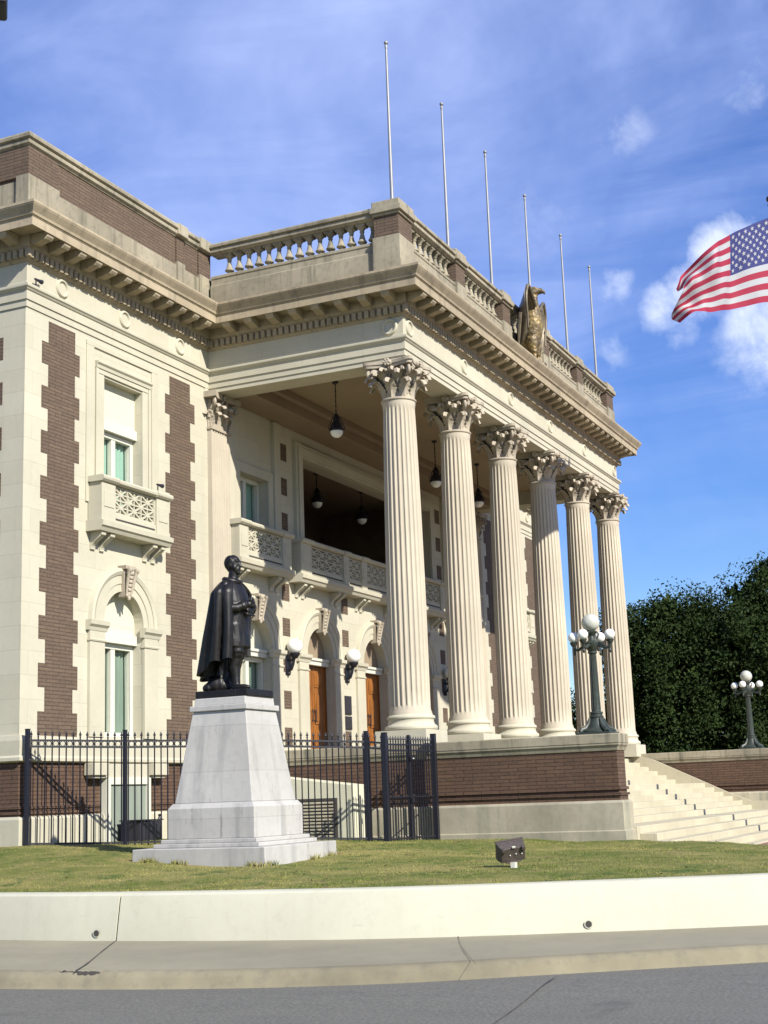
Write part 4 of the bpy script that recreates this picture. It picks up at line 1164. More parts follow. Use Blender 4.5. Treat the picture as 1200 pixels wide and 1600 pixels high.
for k, (x, y) in enumerate(piers):
    hx = .43 if k in (0, 5) else .34; hy = .36
    if k in (0, 5): x = XL+.43+.0 if k == 0 else XR-.43
    y = YT+.04+hy
    a = MB(); a.box(x-hx, x+hx, y-hy+.03, y+hy, 13.5, 14.66); a.box(x-hx-.02, x+hx+.02, y-hy+.01, y+hy, 13.5, 14.03); a.build('pier_base', M['weath'], bal)
    a = MB(); a.box(x-hx+.03, x+hx-.03, y-hy+.055, y+hy-.03, 14.661, 15.185); a.build('pier_brick', M['brick'], bal)
    a = MB(); a.box(x-hx-.01, x+hx+.01, y-hy+.01, y+hy+.01, 15.186, 15.25); a.box(x-hx-.06, x+hx+.06, y-hy-.05, y+hy+.05, 15.25, 15.40); a.box(x-hx-.02, x+hx+.02, y-hy-.0, y+hy+.0, 15.40, 15.55); a.build('pier_coping', M['weath'], bal, bevel=.015)
bl0 = MB(); bl0.lathe([(.03,14.60),(.055,14.605),(.05,14.63),(.042,14.68),(.06,14.71),(.112,14.735),(.118,14.755),(.105,14.775),(.085,14.80),(.066,14.87),(.05,14.94),(.042,14.99),(.06,15.0),(.06,15.015),(.048,15.02),(.062,15.06),(.10,15.10),(.118,15.125),(.03,15.13)], 12)
bl0.box(-.115,.115,-.115,.115,15.128,15.182)
BL = None
def baluster(x, y):
    global BL
    if BL is None: BL = bl0.build('baluster', M['weath'], bal, smooth=40); o = BL
    else: o = BL.copy(); COL.objects.link(o)
    o.location = (x, y, 0)
for k in range(15): baluster(XL+.30, .425+k*.2845)
for i in range(5):
    for k in range(8):
        a = 3.5*i+.57+(.06 if i == 0 else 0); baluster(a+k*(2.36-(.06 if i in (0, 4) else 0))/7, YT+.30)

# bulkhead with a louvred grille against the podium
bh = bpy.data.objects.new('bulkhead', None); COL.objects.link(bh); bh.parent = B_
m = MB(); m.prism([(.78,.4),(.78,1.96),(3.9,2.36),(3.9,.4)], 'x', -1.5, -.74); m.build('bulkhead_wall', M['cream'], bh, bevel=.01)
m = MB(); m.box(-1.53,-1.49,1.14,1.20,.7,1.70); m.box(-1.53,-1.49,2.85,2.91,.7,1.70); m.box(-1.53,-1.49,1.20,2.85,1.64,1.70)
m.box(-1.512,-1.503,1.2,2.85,.7,1.64); m.build('grille_frame', M['joint'], bh)
m = MB()
for k in range(13): m.prism([(-1.545,.74+k*.07),(-1.515,.77+k*.07),(-1.515,.79+k*.07),(-1.545,.76+k*.07)], 'y', 1.2, 2.85)
m.v = [(x, y, z) for x, y, z in m.v]; m.build('louvre', M['plinth'], bh)

# ------------------------------------------------------------------ lamps on the building
def lantern(x, y, zb, ztop, label):
    k_ = .82; ztop = zb+(ztop-zb)/k_
    t = thing('hanging_lantern', label, 'lantern', (x, y, zb), 0, 'iron lanterns hanging on long rods')
    m = MB(); m.ball((0,0,.20), (.20,.20,.20), 20, 12); m.build('glass_bowl', M['white'], t, smooth=60)
    m = MB(); m.lathe([(.21,.20),(.235,.22),(.235,.27),(.21,.30),(.17,.42),(.11,.50),(.09,.55),(.11,.58),(.10,.62),(.04,.68),(.03,.72)], 18)
    for k in range(6):
        a = k*PI/3; m.tube([(.22*math.cos(a),.22*math.sin(a),.25),(.26*math.cos(a),.26*math.sin(a),.33),(.2*math.cos(a),.2*math.sin(a),.42),(.13*math.cos(a),.13*math.sin(a),.6),(.03*math.cos(a),.03*math.sin(a),.76)], .014, 6)
    m.build('iron_hood', M['iron'], t, smooth=45)
    m = MB(); L_ = ztop-zb; m.tube([(0,0,.7),(0,0,L_-.06)], .016, 8)
    for k in range(5): m.ball((0,0,.85+k*(L_-1)/5), (.026,.026,.05), 8, 6)
    m.lathe([(.02,L_-.1),(.09,L_-.06),(.10,L_-.001),(.02,L_)], 12); m.build('rod', M['iron'], t); t.scale = (k_,)*3
lantern(1.75, 2.5, 10.58, 12.05, 'iron lantern with white bowl hanging under the porch ceiling left of the first column')
lantern(5.25, 2.6, 10.58, 12.05, 'iron lantern with white bowl hanging in the porch behind the first column')
lantern(8.75, 2.72, 10.62, 12.05, 'iron lantern with white bowl hanging in the porch beside the second column')
lantern(12.25, 2.72, 10.62, 12.05, 'iron lantern with white bowl hanging between the second and third columns')
lantern(8.45, 6.55, 10.40, 11.5, 'dark lantern hanging inside the upper loggia, nearer the left jamb of the opening')
lantern(11.6, 6.55, 10.40, 11.5, 'dark lantern hanging inside the upper loggia, nearer the first column')
def sconce(x, label):
    t = thing('wall_sconce', label, 'lamp', (x, YW, 5.2), 0, 'globe sconces between the porch doors')
    m = MB(); m.ball((0,-.24,.43), .205, 24, 14); m.build('globe', M['white'], t, smooth=70)
    m = MB(); m.box(-.11,.11,-.03,0,-.30,.22); m.tube([(0,-.02,-.22),(0,-.12,-.16),(0,-.18,-.02),(0,-.22,.12)], [.03,.045,.04,.035], 8)
    m.tube([(0,-.02,.1),(0,-.1,.06),(0,-.2,.1)], .03, 8)
    m.lathe([(.02,.10),(.07,.12),(.11,.19),(.13,.22),(.13,.25),(.10,.26)], 16, (0,-.24)); m.ball((0,-.05,-.27), (.05,.05,.06), 8, 6)
    m.build('bracket', M['iron'], t, smooth=40)
sconce(3.38, 'white globe wall lamp on dark bracket just left of the first wooden door')
sconce(6.87, 'white globe wall lamp on dark bracket between the two visible wooden doors')
sconce(10.63, 'white globe wall lamp on dark bracket behind the first column')
sconce(14.12, 'dark bracketed globe wall lamp seen between the first and second columns')
def plaque(z0, z1, label):
    m = MB(); m.box(6.66, 7.08, YW-.035, YW-.006, z0, z1); m.box(6.69, 7.05, YW-.045, YW-.035, z0+.03, z1-.03)
    tag(m.build('plaque', M['plaque'], bevel=.004), label, 'plaque', 'dark plaques on the porch pier')
plaque(4.0, 4.52, 'taller dark plaque, the upper one on the stone pier between the wooden doors')
plaque(3.58, 3.95, 'shorter dark plaque, the lower one on the stone pier between the wooden doors')
def flood(x, y, z, label):
    t = thing('small_floodlight', label, 'floodlight', (x, y, z), 0, 'small floodlights perched on the ledges')
    m = MB(); m.lathe([(.01,0),(.02,.0),(.03,.12),(.045,.20),(.05,.23),(.01,.23)], 12)
    m.v = [(zz+.02, -xx, yy) for xx, yy, zz in m.v]; m.build('housing', M['blackbox'], t, smooth=40)
    m = MB(); m.box(.05,.07,-.01,.01,-.13,.01); m.build('bracket', M['blackbox'], t)
flood(-7.2, YWT+.02, 12.31, 'small dark floodlight on the frieze ledge near the corner')
flood(-3.20, YW-.36, 8.72, 'small dark floodlight on the balcony coping under the upper window')

# ------------------------------------------------------------------ flagpoles on the roof
order = ['first and tallest looking of the bare flagpoles, above the corner pier', 'second bare flagpole from the left above the roof balustrade', 'third bare flagpole from the left above the roof balustrade',
         'bare flagpole rising right behind the eagle', 'first bare flagpole to the right of the eagle', 'last bare flagpole at the far right end of the roof balustrade']
FP = None
for i in range(6):
    if FP is None:
        FP = thing('flagpole', order[0], 'flagpole', (.084, 0, 13.6), 0, 'bare flagpoles along the roof')
        m = MB(); m.tube([(0,0,0),(0,0,2.4),(0,0,6.2)], [.05,.045,.028], 10); m.build('pole', M['metal'], FP, smooth=60)
        m = MB(); m.ball((0,0,6.33), .055, 12, 8); m.tube([(0,0,6.15),(0,0,6.22),(0,0,6.24),(0,0,6.3)], [.03,.04,.04,.015], 8); m.build('finial', M['metal'], FP, smooth=60)
        m = MB(); m.lathe([(.04,0),(.10,0),(.10,.1),(.06,.16),(.05,.2)], 12); m.build('socket', M['metal'], FP)
        o = FP
    else:
        o = copy_tree(FP)
    o['label'] = order[i]; o.location = ((.084,3.66,6.95,10.42,14.05,17.36)[i], 0, 13.6)

# ------------------------------------------------------------------ lamp posts
def lamp_post(loc, label, big):
    t = thing('lamp_post', label, 'lamp post', loc, 0, 'five globe lamp posts on the stair walls')
    m = MB(); n = 8
    m.box(-.36,.36,-.36,.36,0,.045)
    m.lathe([(.33,.045),(.33,.07),(.26,.10),(.20,.16),(.165,.26),(.14,.33),(.15,.345),(.15,.375),(.125,.39),(.125,.42),(.14,.43),(.14,.455),(.115,.47)], 16)
    for k in range(4):
        a = PI/4+k*PI/2; c, s = math.cos(a), math.sin(a)
        m.tube([(c*.40,s*.40,.05),(c*.36,s*.36,.10),(c*.27,s*.27,.13),(c*.20,s*.20,.22),(c*.16,s*.16,.33)], [.05,.055,.045,.04,.03], 8)
    m.build('foot', M['green'], t, smooth=40)
    m = MB(); m.lathe([(.10,.46),(.10,.5),(.07,1.66),(.08,1.68),(.10,1.69),(.10,1.72),(.085,1.73)], 16)
    for k in range(12):
        a = k*PI/6; m.tube([(.097*math.cos(a),.097*math.sin(a),.52),(.069*math.cos(a),.069*math.sin(a),1.64)], .008, 5)
    m.build('shaft', M['green'], t, smooth=40)
    m = MB(); m.lathe([(.08,1.72),(.12,1.78),(.16,1.86),(.17,1.90),(.12,1.93),(.07,1.97),(.06,2.05),(.10,2.10),(.12,2.14),(.10,2.16)], 16)
    for k in range(4):
        a = k*PI/2-.15; c, s = math.cos(a), math.sin(a)
        m.tube([(c*.1,s*.1,1.86),(c*.22,s*.22,1.83),(c*.32,s*.32,1.78),(c*.40,s*.40,1.80),(c*.42,s*.42,1.88)], [.04,.035,.035,.035,.03], 8)
        m.tube([(c*.12,s*.12,1.98),(c*.17,s*.17,2.08),(c*.11,s*.11,2.14)], .018, 6)
        m.ball((c*.41,s*.41,1.72), (.03,.03,.055), 8, 6)
        m.lathe([(.02,1.86),(.05,1.87),(.075,1.92),(.085,1.945),(.07,1.955)], 12, (c*.42, s*.42))
    m.build('arm_cluster', M['green'], t, smooth=40)
    for k in range(4):
        a = k*PI/2-.15; m = MB(); m.ball((math.cos(a)*.42, math.sin(a)*.42, 2.055), .112, 20, 12); m.build('globe', M['white'], t, smooth=70)
    m = MB(); m.ball((0,0,2.335), .19, 28, 16); m.build('large_globe', M['white2'], t, smooth=70)
    return t
lp = lamp_post((-.32, -4.36, 2.795), 'dark green lamp post with five globes on the near stair wall', 1)
lp2 = copy_tree(lp); lp2.location = (17.82, -4.18, 2.795); lp2['label'] = 'dark green lamp post with five globes on the far stair wall before the trees'

# ------------------------------------------------------------------ statue on its pedestal
PX, PY = -9.17, -.90
pd = thing('pedestal', 'white tapering granite pedestal with stepped base under the bronze statue', 'pedestal', (PX, PY, .6))
def frust(m, h0, z0, h1, z1):
    i = len(m.v)
    for h, z in ((h0, z0), (h1, z1)): m.v += [(-h,-h,z),(h,-h,z),(h,h,z),(-h,h,z)]
    for f in ((3,2,1,0),(4,5,6,7),(0,1,5,4),(1,2,6,5),(2,3,7,6),(3,0,4,7)): m.f.append(tuple(i+k for k in f)); m.m.append(0)
def ped(name, parts_, bev=.012):
    m = MB()
    for a in parts_: frust(m, a[0], a[1]-.6, a[2], a[3]-.6)
    return m.build(name, M['marble'], pd, bevel=bev)
ped('base_slab', [(1.19,.5,1.18,1.007)])
ped('step', [(.95,1.007,.95,1.07), (.865,1.07,.865,1.135)])
ped('base_block', [(.785,1.135,.785,1.60), (.785,1.60,.73,1.68)])
ped('shaft', [(.705,1.68,.49,3.115)])
ped('cap', [(.53,3.115,.53,3.205), (.475,3.205,.465,3.325)])

st = thing('person_statue', 'dark bronze statue of a bareheaded man in a long cape on the white pedestal', 'statue', (PX, PY, 3.325)); st.scale = (1.06, 1.06, 1.07)
m = MB(); m.box(-.40,.40,-.46,.46,0,.115); m.build('bronze_base', M['bronze'], st, bevel=.02)
# body modelled facing -Y; F = forward, X = his left
def rot3(ax, deg): return Matrix.Rotation(math.radians(deg), 3, ax)
m = MB(); z0 = .11
def P(f, l, z): return (l, -f, z0+z)
# legs: right leg (camera side) forward, left leg back
def limb(pts, rad, seg=14): m.tube([P(*p) for p in pts], rad, seg); [m.ball(P(*pts[k]), rad[k], 14, 9) for k in (0, len(pts)-1)]
limb([(.10,-.10,.06),(.085,-.10,.20),(.06,-.10,.36),(.09,-.10,.46),(.105,-.10,.58)], [.055,.06,.088,.082,.085])
limb([(-.03,.13,.06),(-.04,.13,.20),(-.06,.13,.36),(-.02,.13,.46),(0,.13,.58)], [.055,.06,.088,.082,.085])
for f, l in ((.10,-.10),(-.03,.13)):                       # shoes
    m.ball(P(f+.09,l-.02,.045), (.065,.165,.05), 14, 8); m.ball(P(f-.02,l,.06), (.055,.07,.07), 12, 8); m.box(l-.05, l+.05, -f+.0, -f+.08, z0+0, z0+.04)
limb([(.105,-.10,.56),(.10,-.11,.72),(.06,-.11,.98)], [.105,.125,.15]); limb([(0,.13,.56),(.02,.12,.72),(.03,.10,.98)], [.105,.125,.15])
m.tube([P(.105,-.10,.575),P(.105,-.10,.62)], .118, 16); m.tube([P(0,.13,.575),P(0,.13,.62)], .118, 16)
# coat skirts and torso
rows = []
for z, cf, rf, rl in ((.66,.045,.205,.27),(.78,.045,.20,.275),(.95,.04,.19,.265),(1.06,.05,.185,.255),(1.2,.055,.185,.25),(1.36,.05,.18,.255),(1.5,.03,.165,.27),(1.62,.0,.14,.25),(1.70,-.01,.10,.16),(1.75,0,.075,.08)):
    rows.append([P(cf+rf*math.cos(2*PI*k/24)*(1+.03*math.sin(k*2.5) if z < .9 else 1), rl*math.sin(2*PI*k/24), z) for k in range(24)])
m.grid(rows, closed=True); m.quad(*rows[0]); m.quad(*rows[-1])
limb([(.0,.0,1.70),(.015,0,1.82)], [.085,.078])
# head with face, hair and ears
mbody = m; m = MB()
m.ball(P(.005,0,1.965), (.092,.115,.135), 22, 16); m.ball(P(.045,0,1.885), (.07,.078,.08), 16, 12); m.ball(P(-.035,0,1.985), (.098,.095,.115), 18, 12)
m.prism([(-.125,z0+1.985),(-.152,z0+1.915),(-.115,z0+1.905)], 'x', -.018, .018)     # nose
m.ball(P(.098,0,2.0), (.075,.026,.018), 12, 7); m.ball(P(.105,0,1.875), (.036,.02,.012), 10, 6); m.ball(P(.095,0,1.835), (.035,.03,.028), 10, 7)
for s in (-1, 1):
    m.ball(P(.09,s*.038,1.968), (.018,.014,.011), 8, 6); m.ball(P(.0,s*.095,1.95), (.014,.03,.042), 10, 7); m.ball(P(.06,s*.06,1.91), (.03,.035,.035), 10, 7)
    m.ball(P(-.01,s*.088,2.01), (.025,.06,.06), 10, 7)
m.v = [(x*1.09, y*1.09, (z-z0-1.84)*1.09+z0+1.825) for x, y, z in m.v]; mbody.add(m, Matrix()); m = mbody
# arms: upper arms down, forearms brought up in front, hands joined
for s in (-1, 1):
    limb([(.0,s*.24,1.60),(.03,s*.30,1.42),(.09,s*.29,1.24)], [.088,.082,.075])
    limb([(.09,s*.29,1.24),(.20,s*.22,1.24),(.275,s*.10,1.30)], [.075,.068,.055])
    m.tube([P(.235,s*.17,1.262),P(.265,s*.12,1.285)], .076, 14)                     # turned cuff
    hz = 1.31+.06*(s > 0)
    m.ball(P(.305,s*.045,hz), (.038,.05,.055), 12, 8, )
    for q in range(4):                                      # fingers closing over the other hand
        dz = .036-.024*q; ln = (.06,.068,.064,.05)[q]
        m.tube([P(.325,s*.03,hz+dz),P(.358,s*.0,hz+dz+.004),P(.362,-s*ln*.6,hz+dz),P(.342,-s*ln,hz+dz-.006)], [.0125,.012,.011,.009], 7)
    m.tube([P(.29,s*.04,hz+.045),P(.30,s*.01,hz+.078),P(.312,-s*.015,hz+.088)], [.015,.013,.01], 7)
m.ball(P(.29,.01,1.215), (.10,.035,.06), 14, 9); m.ball(P(.26,.03,1.17), (.14,.10,.022), 16, 7, rot3('X', 25))          # folded hat / gloves held
body = m.build('body', M['bronze'], st)
md = body.modifiers.new('remesh', 'REMESH'); md.mode = 'VOXEL'; md.voxel_size = .0105; md.use_smooth_shade = True
sm = body.modifiers.new('smooth', 'SMOOTH'); sm.iterations = 1; sm.factor = .4
# cape: thick folded shell from the shoulders to the calves
m = MB(); nz = 30; na = 84; outer = []; inner = []
for i in range(nz+1):
    t = i/nz; o_ = []; n_ = []
    for j in range(na+1):
        q = j/na; a = math.radians(42+(306-42)*q)              # 0 = front, 90 = his right, 180 = back
        ca, sa = math.cos(a), math.sin(a); back = max(0, -ca); front = max(0, ca)
        zb = .46-.26*back**1.5+.02*math.sin(q*31)+(.10 if q > .8 else 0)
        z = 1.715-(1.715-zb)*t
        up = min(1, t*6.0)**.6
        rf = .10+.115*up+(.06+.26*back)*t**1.15+front*(.10*up-.10*t)
        rl = .12+.32*up-.06*max(0, t-.3)
        ph = q*44+1.1*math.sin(t*2.6+q*5); fold = (abs(math.sin(ph*.5))-.6)*.105*min(1, t*1.6)+math.sin(q*19+1.2)*.03*t
        sh = 1; rr_ = fold
        cf = -.02-.05*t
        f_ = cf+(rf*sh+rr_)*math.cos(a); l_ = -(rl*sh+rr_)*math.sin(a)
        o_.append(P(f_, l_, z)); k_ = .80 if t < .05 else .0
        f2 = cf+(rf*sh+rr_-.042)*math.cos(a); l2 = -(rl*sh+rr_-.042)*math.sin(a)
        n_.append(P(f2, l2, z+(.0)))
    outer.append(o_); inner.append(n_)
m.grid(outer); m.grid([r_[::-1] for r_ in inner])
m.grid([outer[0], inner[0]]); m.grid([outer[-1], inner[-1]]); m.grid([[r_[0] for r_ in outer], [r_[0] for r_ in inner]]); m.grid([[r_[-1] for r_ in outer], [r_[-1] for r_ in inner]])
# turned collar of the cape
m2 = MB()
ring = [P(-.01+.115*math.cos(a), .145*math.sin(a), 1.70+.03*(-math.cos(a))) for a in [2*PI*k/20 for k in range(21)]]
m2.tube(ring, [.042]*21, 8)
m.add(m2, Matrix())
cape = m.build('cape', M['bronze'], st, smooth=60)
# tree stump / rock support behind the legs
m = MB(); rnd = random.Random(4)
for k in range(16):
    f = rnd.uniform(-.42,-.10); l = rnd.uniform(-.14,.18); h = rnd.uniform(.04,.20)
    m.ball(P(f, l, h), (rnd.uniform(.08,.13), rnd.uniform(.08,.13), rnd.uniform(.07,.13)), 9, 6, rot3('Z', rnd.uniform(0,90)))
limb([(-.28,.02,.0),(-.24,.02,.25),(-.20,.02,.5)], [.15,.12,.10])
stump = m.build('stump', M['bronze'], st); md = stump.modifiers.new('remesh', 'REMESH'); md.mode = 'VOXEL'; md.voxel_size = .02; md.use_smooth_shade = True

# ------------------------------------------------------------------ eagle on the cornice
eg = thing('eagle_statue', 'gilded bronze eagle with half raised wings perched on the cornice before the balustrade', 'statue', (8.45, -.62, 13.64))
m = MB()
E = lambda f, l, z: (l, -f, z)
rows = []
for z, cf, rf, rl in ((.55,-.02,.12,.15),(.7,.0,.22,.26),(.95,.02,.30,.33),(1.25,.04,.33,.36),(1.5,.05,.30,.34),(1.75,.05,.23,.26),(1.95,.06,.18,.19),(2.1,.08,.16,.16)):
    rows.append([E(cf+.88*rf*math.cos(2*PI*k/20), .85*rl*math.sin(2*PI*k/20), z) for k in range(20)])
m.grid(rows, closed=True); m.quad(*rows[0]); m.quad(*rows[-1])
m.ball(E(.10,0,2.22), (.145,.19,.15), 16, 12); m.ball(E(.02,0,2.16), (.16,.16,.17), 14, 10)
m.tube([E(.22,0,2.235),E(.34,0,2.22),E(.42,0,2.16),E(.435,0,2.08)], [.085,.07,.045,.012], 10); m.tube([E(.22,0,2.17),E(.34,0,2.14)], [.05,.02], 8)
for s in (-1, 1): m.ball(E(.17,s*.10,2.29), (.05,.08,.03), 8, 6)
for s in (-1, 1):
    m.tube([E(.02,s*.18,.85),E(.06,s*.20,.62),E(.08,s*.20,.42)], [.19,.15,.09], 12)
    m.tube([E(.08,s*.2,.45),E(.09,s*.2,.28),E(.1,s*.2,.16)], [.07,.055,.05], 9)
m.tube([E(-.15,0,.9),E(-.25,0,.5),E(-.30,0,.1)], [.2,.18,.12], 10)
body = m.build('body', M['gold'], eg); md = body.modifiers.new('remesh', 'REMESH'); md.mode = 'VOXEL'; md.voxel_size = .025; md.use_smooth_shade = True
m = MB()
for s in (-1, 1):
    for k in (-1, 0, 1):
        m.tube([E(.10,s*.2,.17),E(.2,s*.2+k*.06,.15),E(.30,s*.2+k*.10,.08),E(.32,s*.2+k*.10,.02)], [.045,.04,.03,.012], 7)
    m.ball(E(.1,s*.2,.15), (.07,.07,.06), 9, 6)
for k in range(9):
    m.ball(E(random.uniform(-.25,.3), random.uniform(-.38,.38), .04), (.16,.15,.09), 9, 6)
m.build('talons', M['egl'], eg, smooth=60)
for s in (-1, 1):
    m = MB(); rows = []; n = 20
    for i in range(n+1):                                    # i: along the leading edge from shoulder over the wrist down to the tip
        t = i/n
        lat = .24+.86*math.sin(min(1, t*1.25)*PI*.62)-.20*max(0, t-.55)
        z = 1.72+.44*math.sin(min(1, t*2.6)*PI/2)-1.95*max(0, t-.32)**1.15
        f0 = .20-.06*t
        w = .16+.50*math.sin(min(1, .12+t)*PI*.9)
        row = []
        for j in range(11):                                 # j: from the leading edge back and inward to the trailing edge
            q = j/10
            row.append(E(f0-.34*q*q-.05*math.sin(q*PI)-.05*q, s*(lat-w*q*.9+.05*math.sin(q*PI)), z-.30*q-.28*q*t+.018*math.sin(q*22)*t))
        rows.append(row)
    back = [[(x+s*.02, y+.05, z+.02) for x, y, z in r_] for r_ in rows]
    m.grid(rows); m.grid([r_[::-1] for r_ in back])
    for a in (0, -1): m.grid([[r_[a] for r_ in rows], [r_[a] for r_ in back]])
    m.grid([rows[0], back[0]]); m.grid([rows[-1], back[-1]])
    m.tube([E(.20-.06*i/n, s*(.24+.86*math.sin(min(1, i/n*1.25)*PI*.62)-.20*max(0, i/n-.55)), 1.72+.44*math.sin(min(1, i/n*2.6)*PI/2)-1.95*max(0, i/n-.32)**1.15) for i in range(n+1)], [.055-.03*i/n for i in range(n+1)], 8)
    for k in range(8):                                      # flight feathers
        l0 = 1.0-.075*k
        m.tube([E(-.05-.02*k, s*l0, 1.35-.02*k), E(-.12-.025*k, s*(l0-.02), .85-.02*k), E(-.18-.02*k, s*(l0-.06), .30+.055*k)], [.05,.048,.014], 6)
    m.build('wing', M['egl'], eg, smooth=50)
eg.rotation_euler = (0, 0, math.radians(4)); eg.scale = (1.02, 1.02, 1.06)

# ------------------------------------------------------------------ iron fence and gate
fn = thing('iron_fence', 'black iron picket fence with spear tips running behind the statue pedestal', 'fence', (-5, 2.2, .9))
def picket_panel(a, b, za, zb, name, parent, h=2.17, sp=.124, rings=True, frame=True):
    A_, B2 = Vector((a[0], a[1], 0)), Vector((b[0], b[1], 0)); d = B2-A_; L_ = d.length; d.normalize(); nr = Vector((d.y, -d.x, 0))
    m = MB(); n = max(2, int(L_/sp)); zz = lambda t: za+(zb-za)*t
    def rail(dz, w=.018):
        p, q = A_+Vector((0,0,zz(0)+dz)), B2+Vector((0,0,zz(1)+dz))
        e = Vector((0,0,w)); s_ = nr*w
        c = [p-e-s_, p-e+s_, p+e+s_, p+e-s_]; g = [q-e-s_, q-e+s_, q+e+s_, q+e-s_]
        m.grid([c+[c[0]], g+[g[0]]])
    for dz in (h-.15, h-.27, .10): rail(dz)
    for k in range(n):
        t = (k+.5)/n; p = A_+d*(L_*t); z = zz(t)
        w = .0095
        m.box(p.x-w, p.x+w, p.y-w, p.y+w, z+.05, z+h-.08)
        m.lathe([(.009,z+h-.09),(.02,z+h-.085),(.02,z+h-.075),(.009,z+h-.07),(.012,z+h-.06),(.03,z+h-.045),(.014,z+h-.01),(.003,z+h+.03)], 6, (p.x, p.y))
        if rings and k < n-1:
            t2 = (k+1)/n; c = A_+d*(L_*t2)+Vector((0,0,zz(t2)+h-.21)); pts = [c+d*(.048*math.cos(2*PI*q/14))+Vector((0,0,.048*math.sin(2*PI*q/14))) for q in range(15)]
            m.tube(pts, .007, 5, cap=False)
    o = m.build(name, M['iron'], recalc=False); parent_keep(o, parent); return o
def post(x, y, z, h, w, parent):
    m = MB(); m.box(x-w, x+w, y-w, y+w, z-.1, z+h); m.box(x-w-.005, x+w+.005, y-w-.005, y+w+.005, z+h+.0005, z+h+.015)
    o = m.build('post', M['iron'], bevel=.004); parent_keep(o, parent)
Lp, F2, F3, G1, G3 = (-7.35,4.74,.955), (-6.12,3.38,.90), (-2.9,-.25,.775), (-2.79,-.61,.73), (-.85,-.87,.74)
Fm = (-4.5, 1.6, .87)
for a, b in ((Lp, F2), (F2, Fm), (Fm, F3), (F3, G1)): picket_panel(a, b, a[2], b[2], 'picket_panel', fn)
for p, w in ((Lp,.036),(F2,.033),(Fm,.033),(F3,.038)): post(*p, 2.22, w, fn)
gt = thing('iron_gate', 'tall black iron double gate with close pickets between square posts', 'gate', (-1.7, -.65, .73))
G2 = (-1.86, -.735, .735)
for p, w in ((G1,.05),(G3,.052)): post(*p, 2.22, w, gt)
picket_panel((G1[0]+.08,G1[1]-.01), (G2[0]-.05,G2[1]+.006), .735, .74, 'gate_leaf', gt, 2.14, .092, False)
picket_panel((G2[0]+.05,G2[1]-.006), (G3[0]-.08,G3[1]+.01), .74, .74, 'gate_leaf', gt, 2.14, .092, False)
m = MB(); m.box(G2[0]-.035, G2[0]+.035, G2[1]-.03, G2[1]+.03, .80, 2.93); m.tube([(G1[0]+.07, G1[1]-.01, 1.66), (G2[0]-.03, G2[1], 1.66)], .022, 4); m.tube([(G2[0]+.03, G2[1], 1.66), (G3[0]-.07, G3[1]+.01, 1.66)], .022, 4)
parent_keep(m.build('stile', M['iron'], bevel=.004), gt)
for z in (2.4, 1.55):
    m = MB(); m.box(G2[0]-.05, G2[0]+.05, G2[1]-.075, G2[1]-.031, z, z+.09); parent_keep(m.build('lock_box', M['iron'], bevel=.006), gt)
m = MB(); m.tube([(G2[0]-.01, G2[1]-.085, 2.44),(G2[0]+.01, G2[1]-.11, 2.44)], .018, 8); parent_keep(m.build('knob', M['metal']), gt)
# dark cabinet in front of the basement window
t = thing('equipment_box', 'dark squat metal box in front of the basement window behind the fence', 'box', (-3.9, 4.45, .95))
m = MB(); m.box(-.5,.3,-.25,.25,.02,.42); m.build('cabinet', M['blackbox'], t, bevel=.02)
m = MB(); m.box(-.51,.31,-.27,.27,.425,.45); m.build('lid', M['blackbox'], t)
m = MB(); m.tube([(.30,-.1,.36),(.36,-.12,.42),(.40,-.12,.50),(.37,-.12,.54)], .03, 8); m.build('pipe_elbow', M['blackbox'], t)

# ------------------------------------------------------------------ ground floodlight on the lawn
sp = thing('ground_floodlight', 'boxy brown floodlight tilted up on a short white post in the lawn', 'floodlight', (-11.17, -6.28, .70), 0)
m = MB(); m.box(-.045,.045,-.03,.03,-.1,.07); m.build('post', M['frame'], sp)
m = MB()
q = [(-.21,-.13),(.21,-.13),(.21,.13),(-.21,.13)]
bk = [(x*.86, y*.85) for x, y in q]
i = len(m.v)
m.v += [(x, .0, z) for x, z in bk]+[(x*.97, .10, z*.97) for x, z in q]+[(x, .20, z) for x, z in q]
for k in range(4):
    k2 = (k+1) % 4
    m.f += [(i+k, i+k2, i+4+k2, i+4+k), (i+4+k, i+4+k2, i+8+k2, i+8+k)]; m.m += [0, 0]
m.f += [(i+3,i+2,i+1,i), (i+8,i+9,i+10,i+11)]; m.m += [0, 0]
for x in (-.15, .15): m.box(x-.03, x+.03, -.035, .02, .07, .125)
m.box(-.22,.22,.19,.215,.125,.145); m.box(-.12,.12,-.02,.0,-.12,-.10)
hd = m.build('housing', M['rust'], sp, bevel=.008)
hd.rotation_euler = (math.radians(27), math.radians(-7), math.radians(-54)); hd.location = (0, 0, .165); hd.scale = (.9, .9, .9)
m = MB()
for x, z in ((-.05,.0),(.04,.01),(.13,.0)): m.ball((x,-.006,z), (.012,.008,.012), 8, 5)
m.box(-.02,.03,-.02,.0,.12,.14)
b2 = m.build('bolt', M['frame'], sp); b2.rotation_euler = hd.rotation_euler; b2.location = hd.location; b2.scale = hd.scale

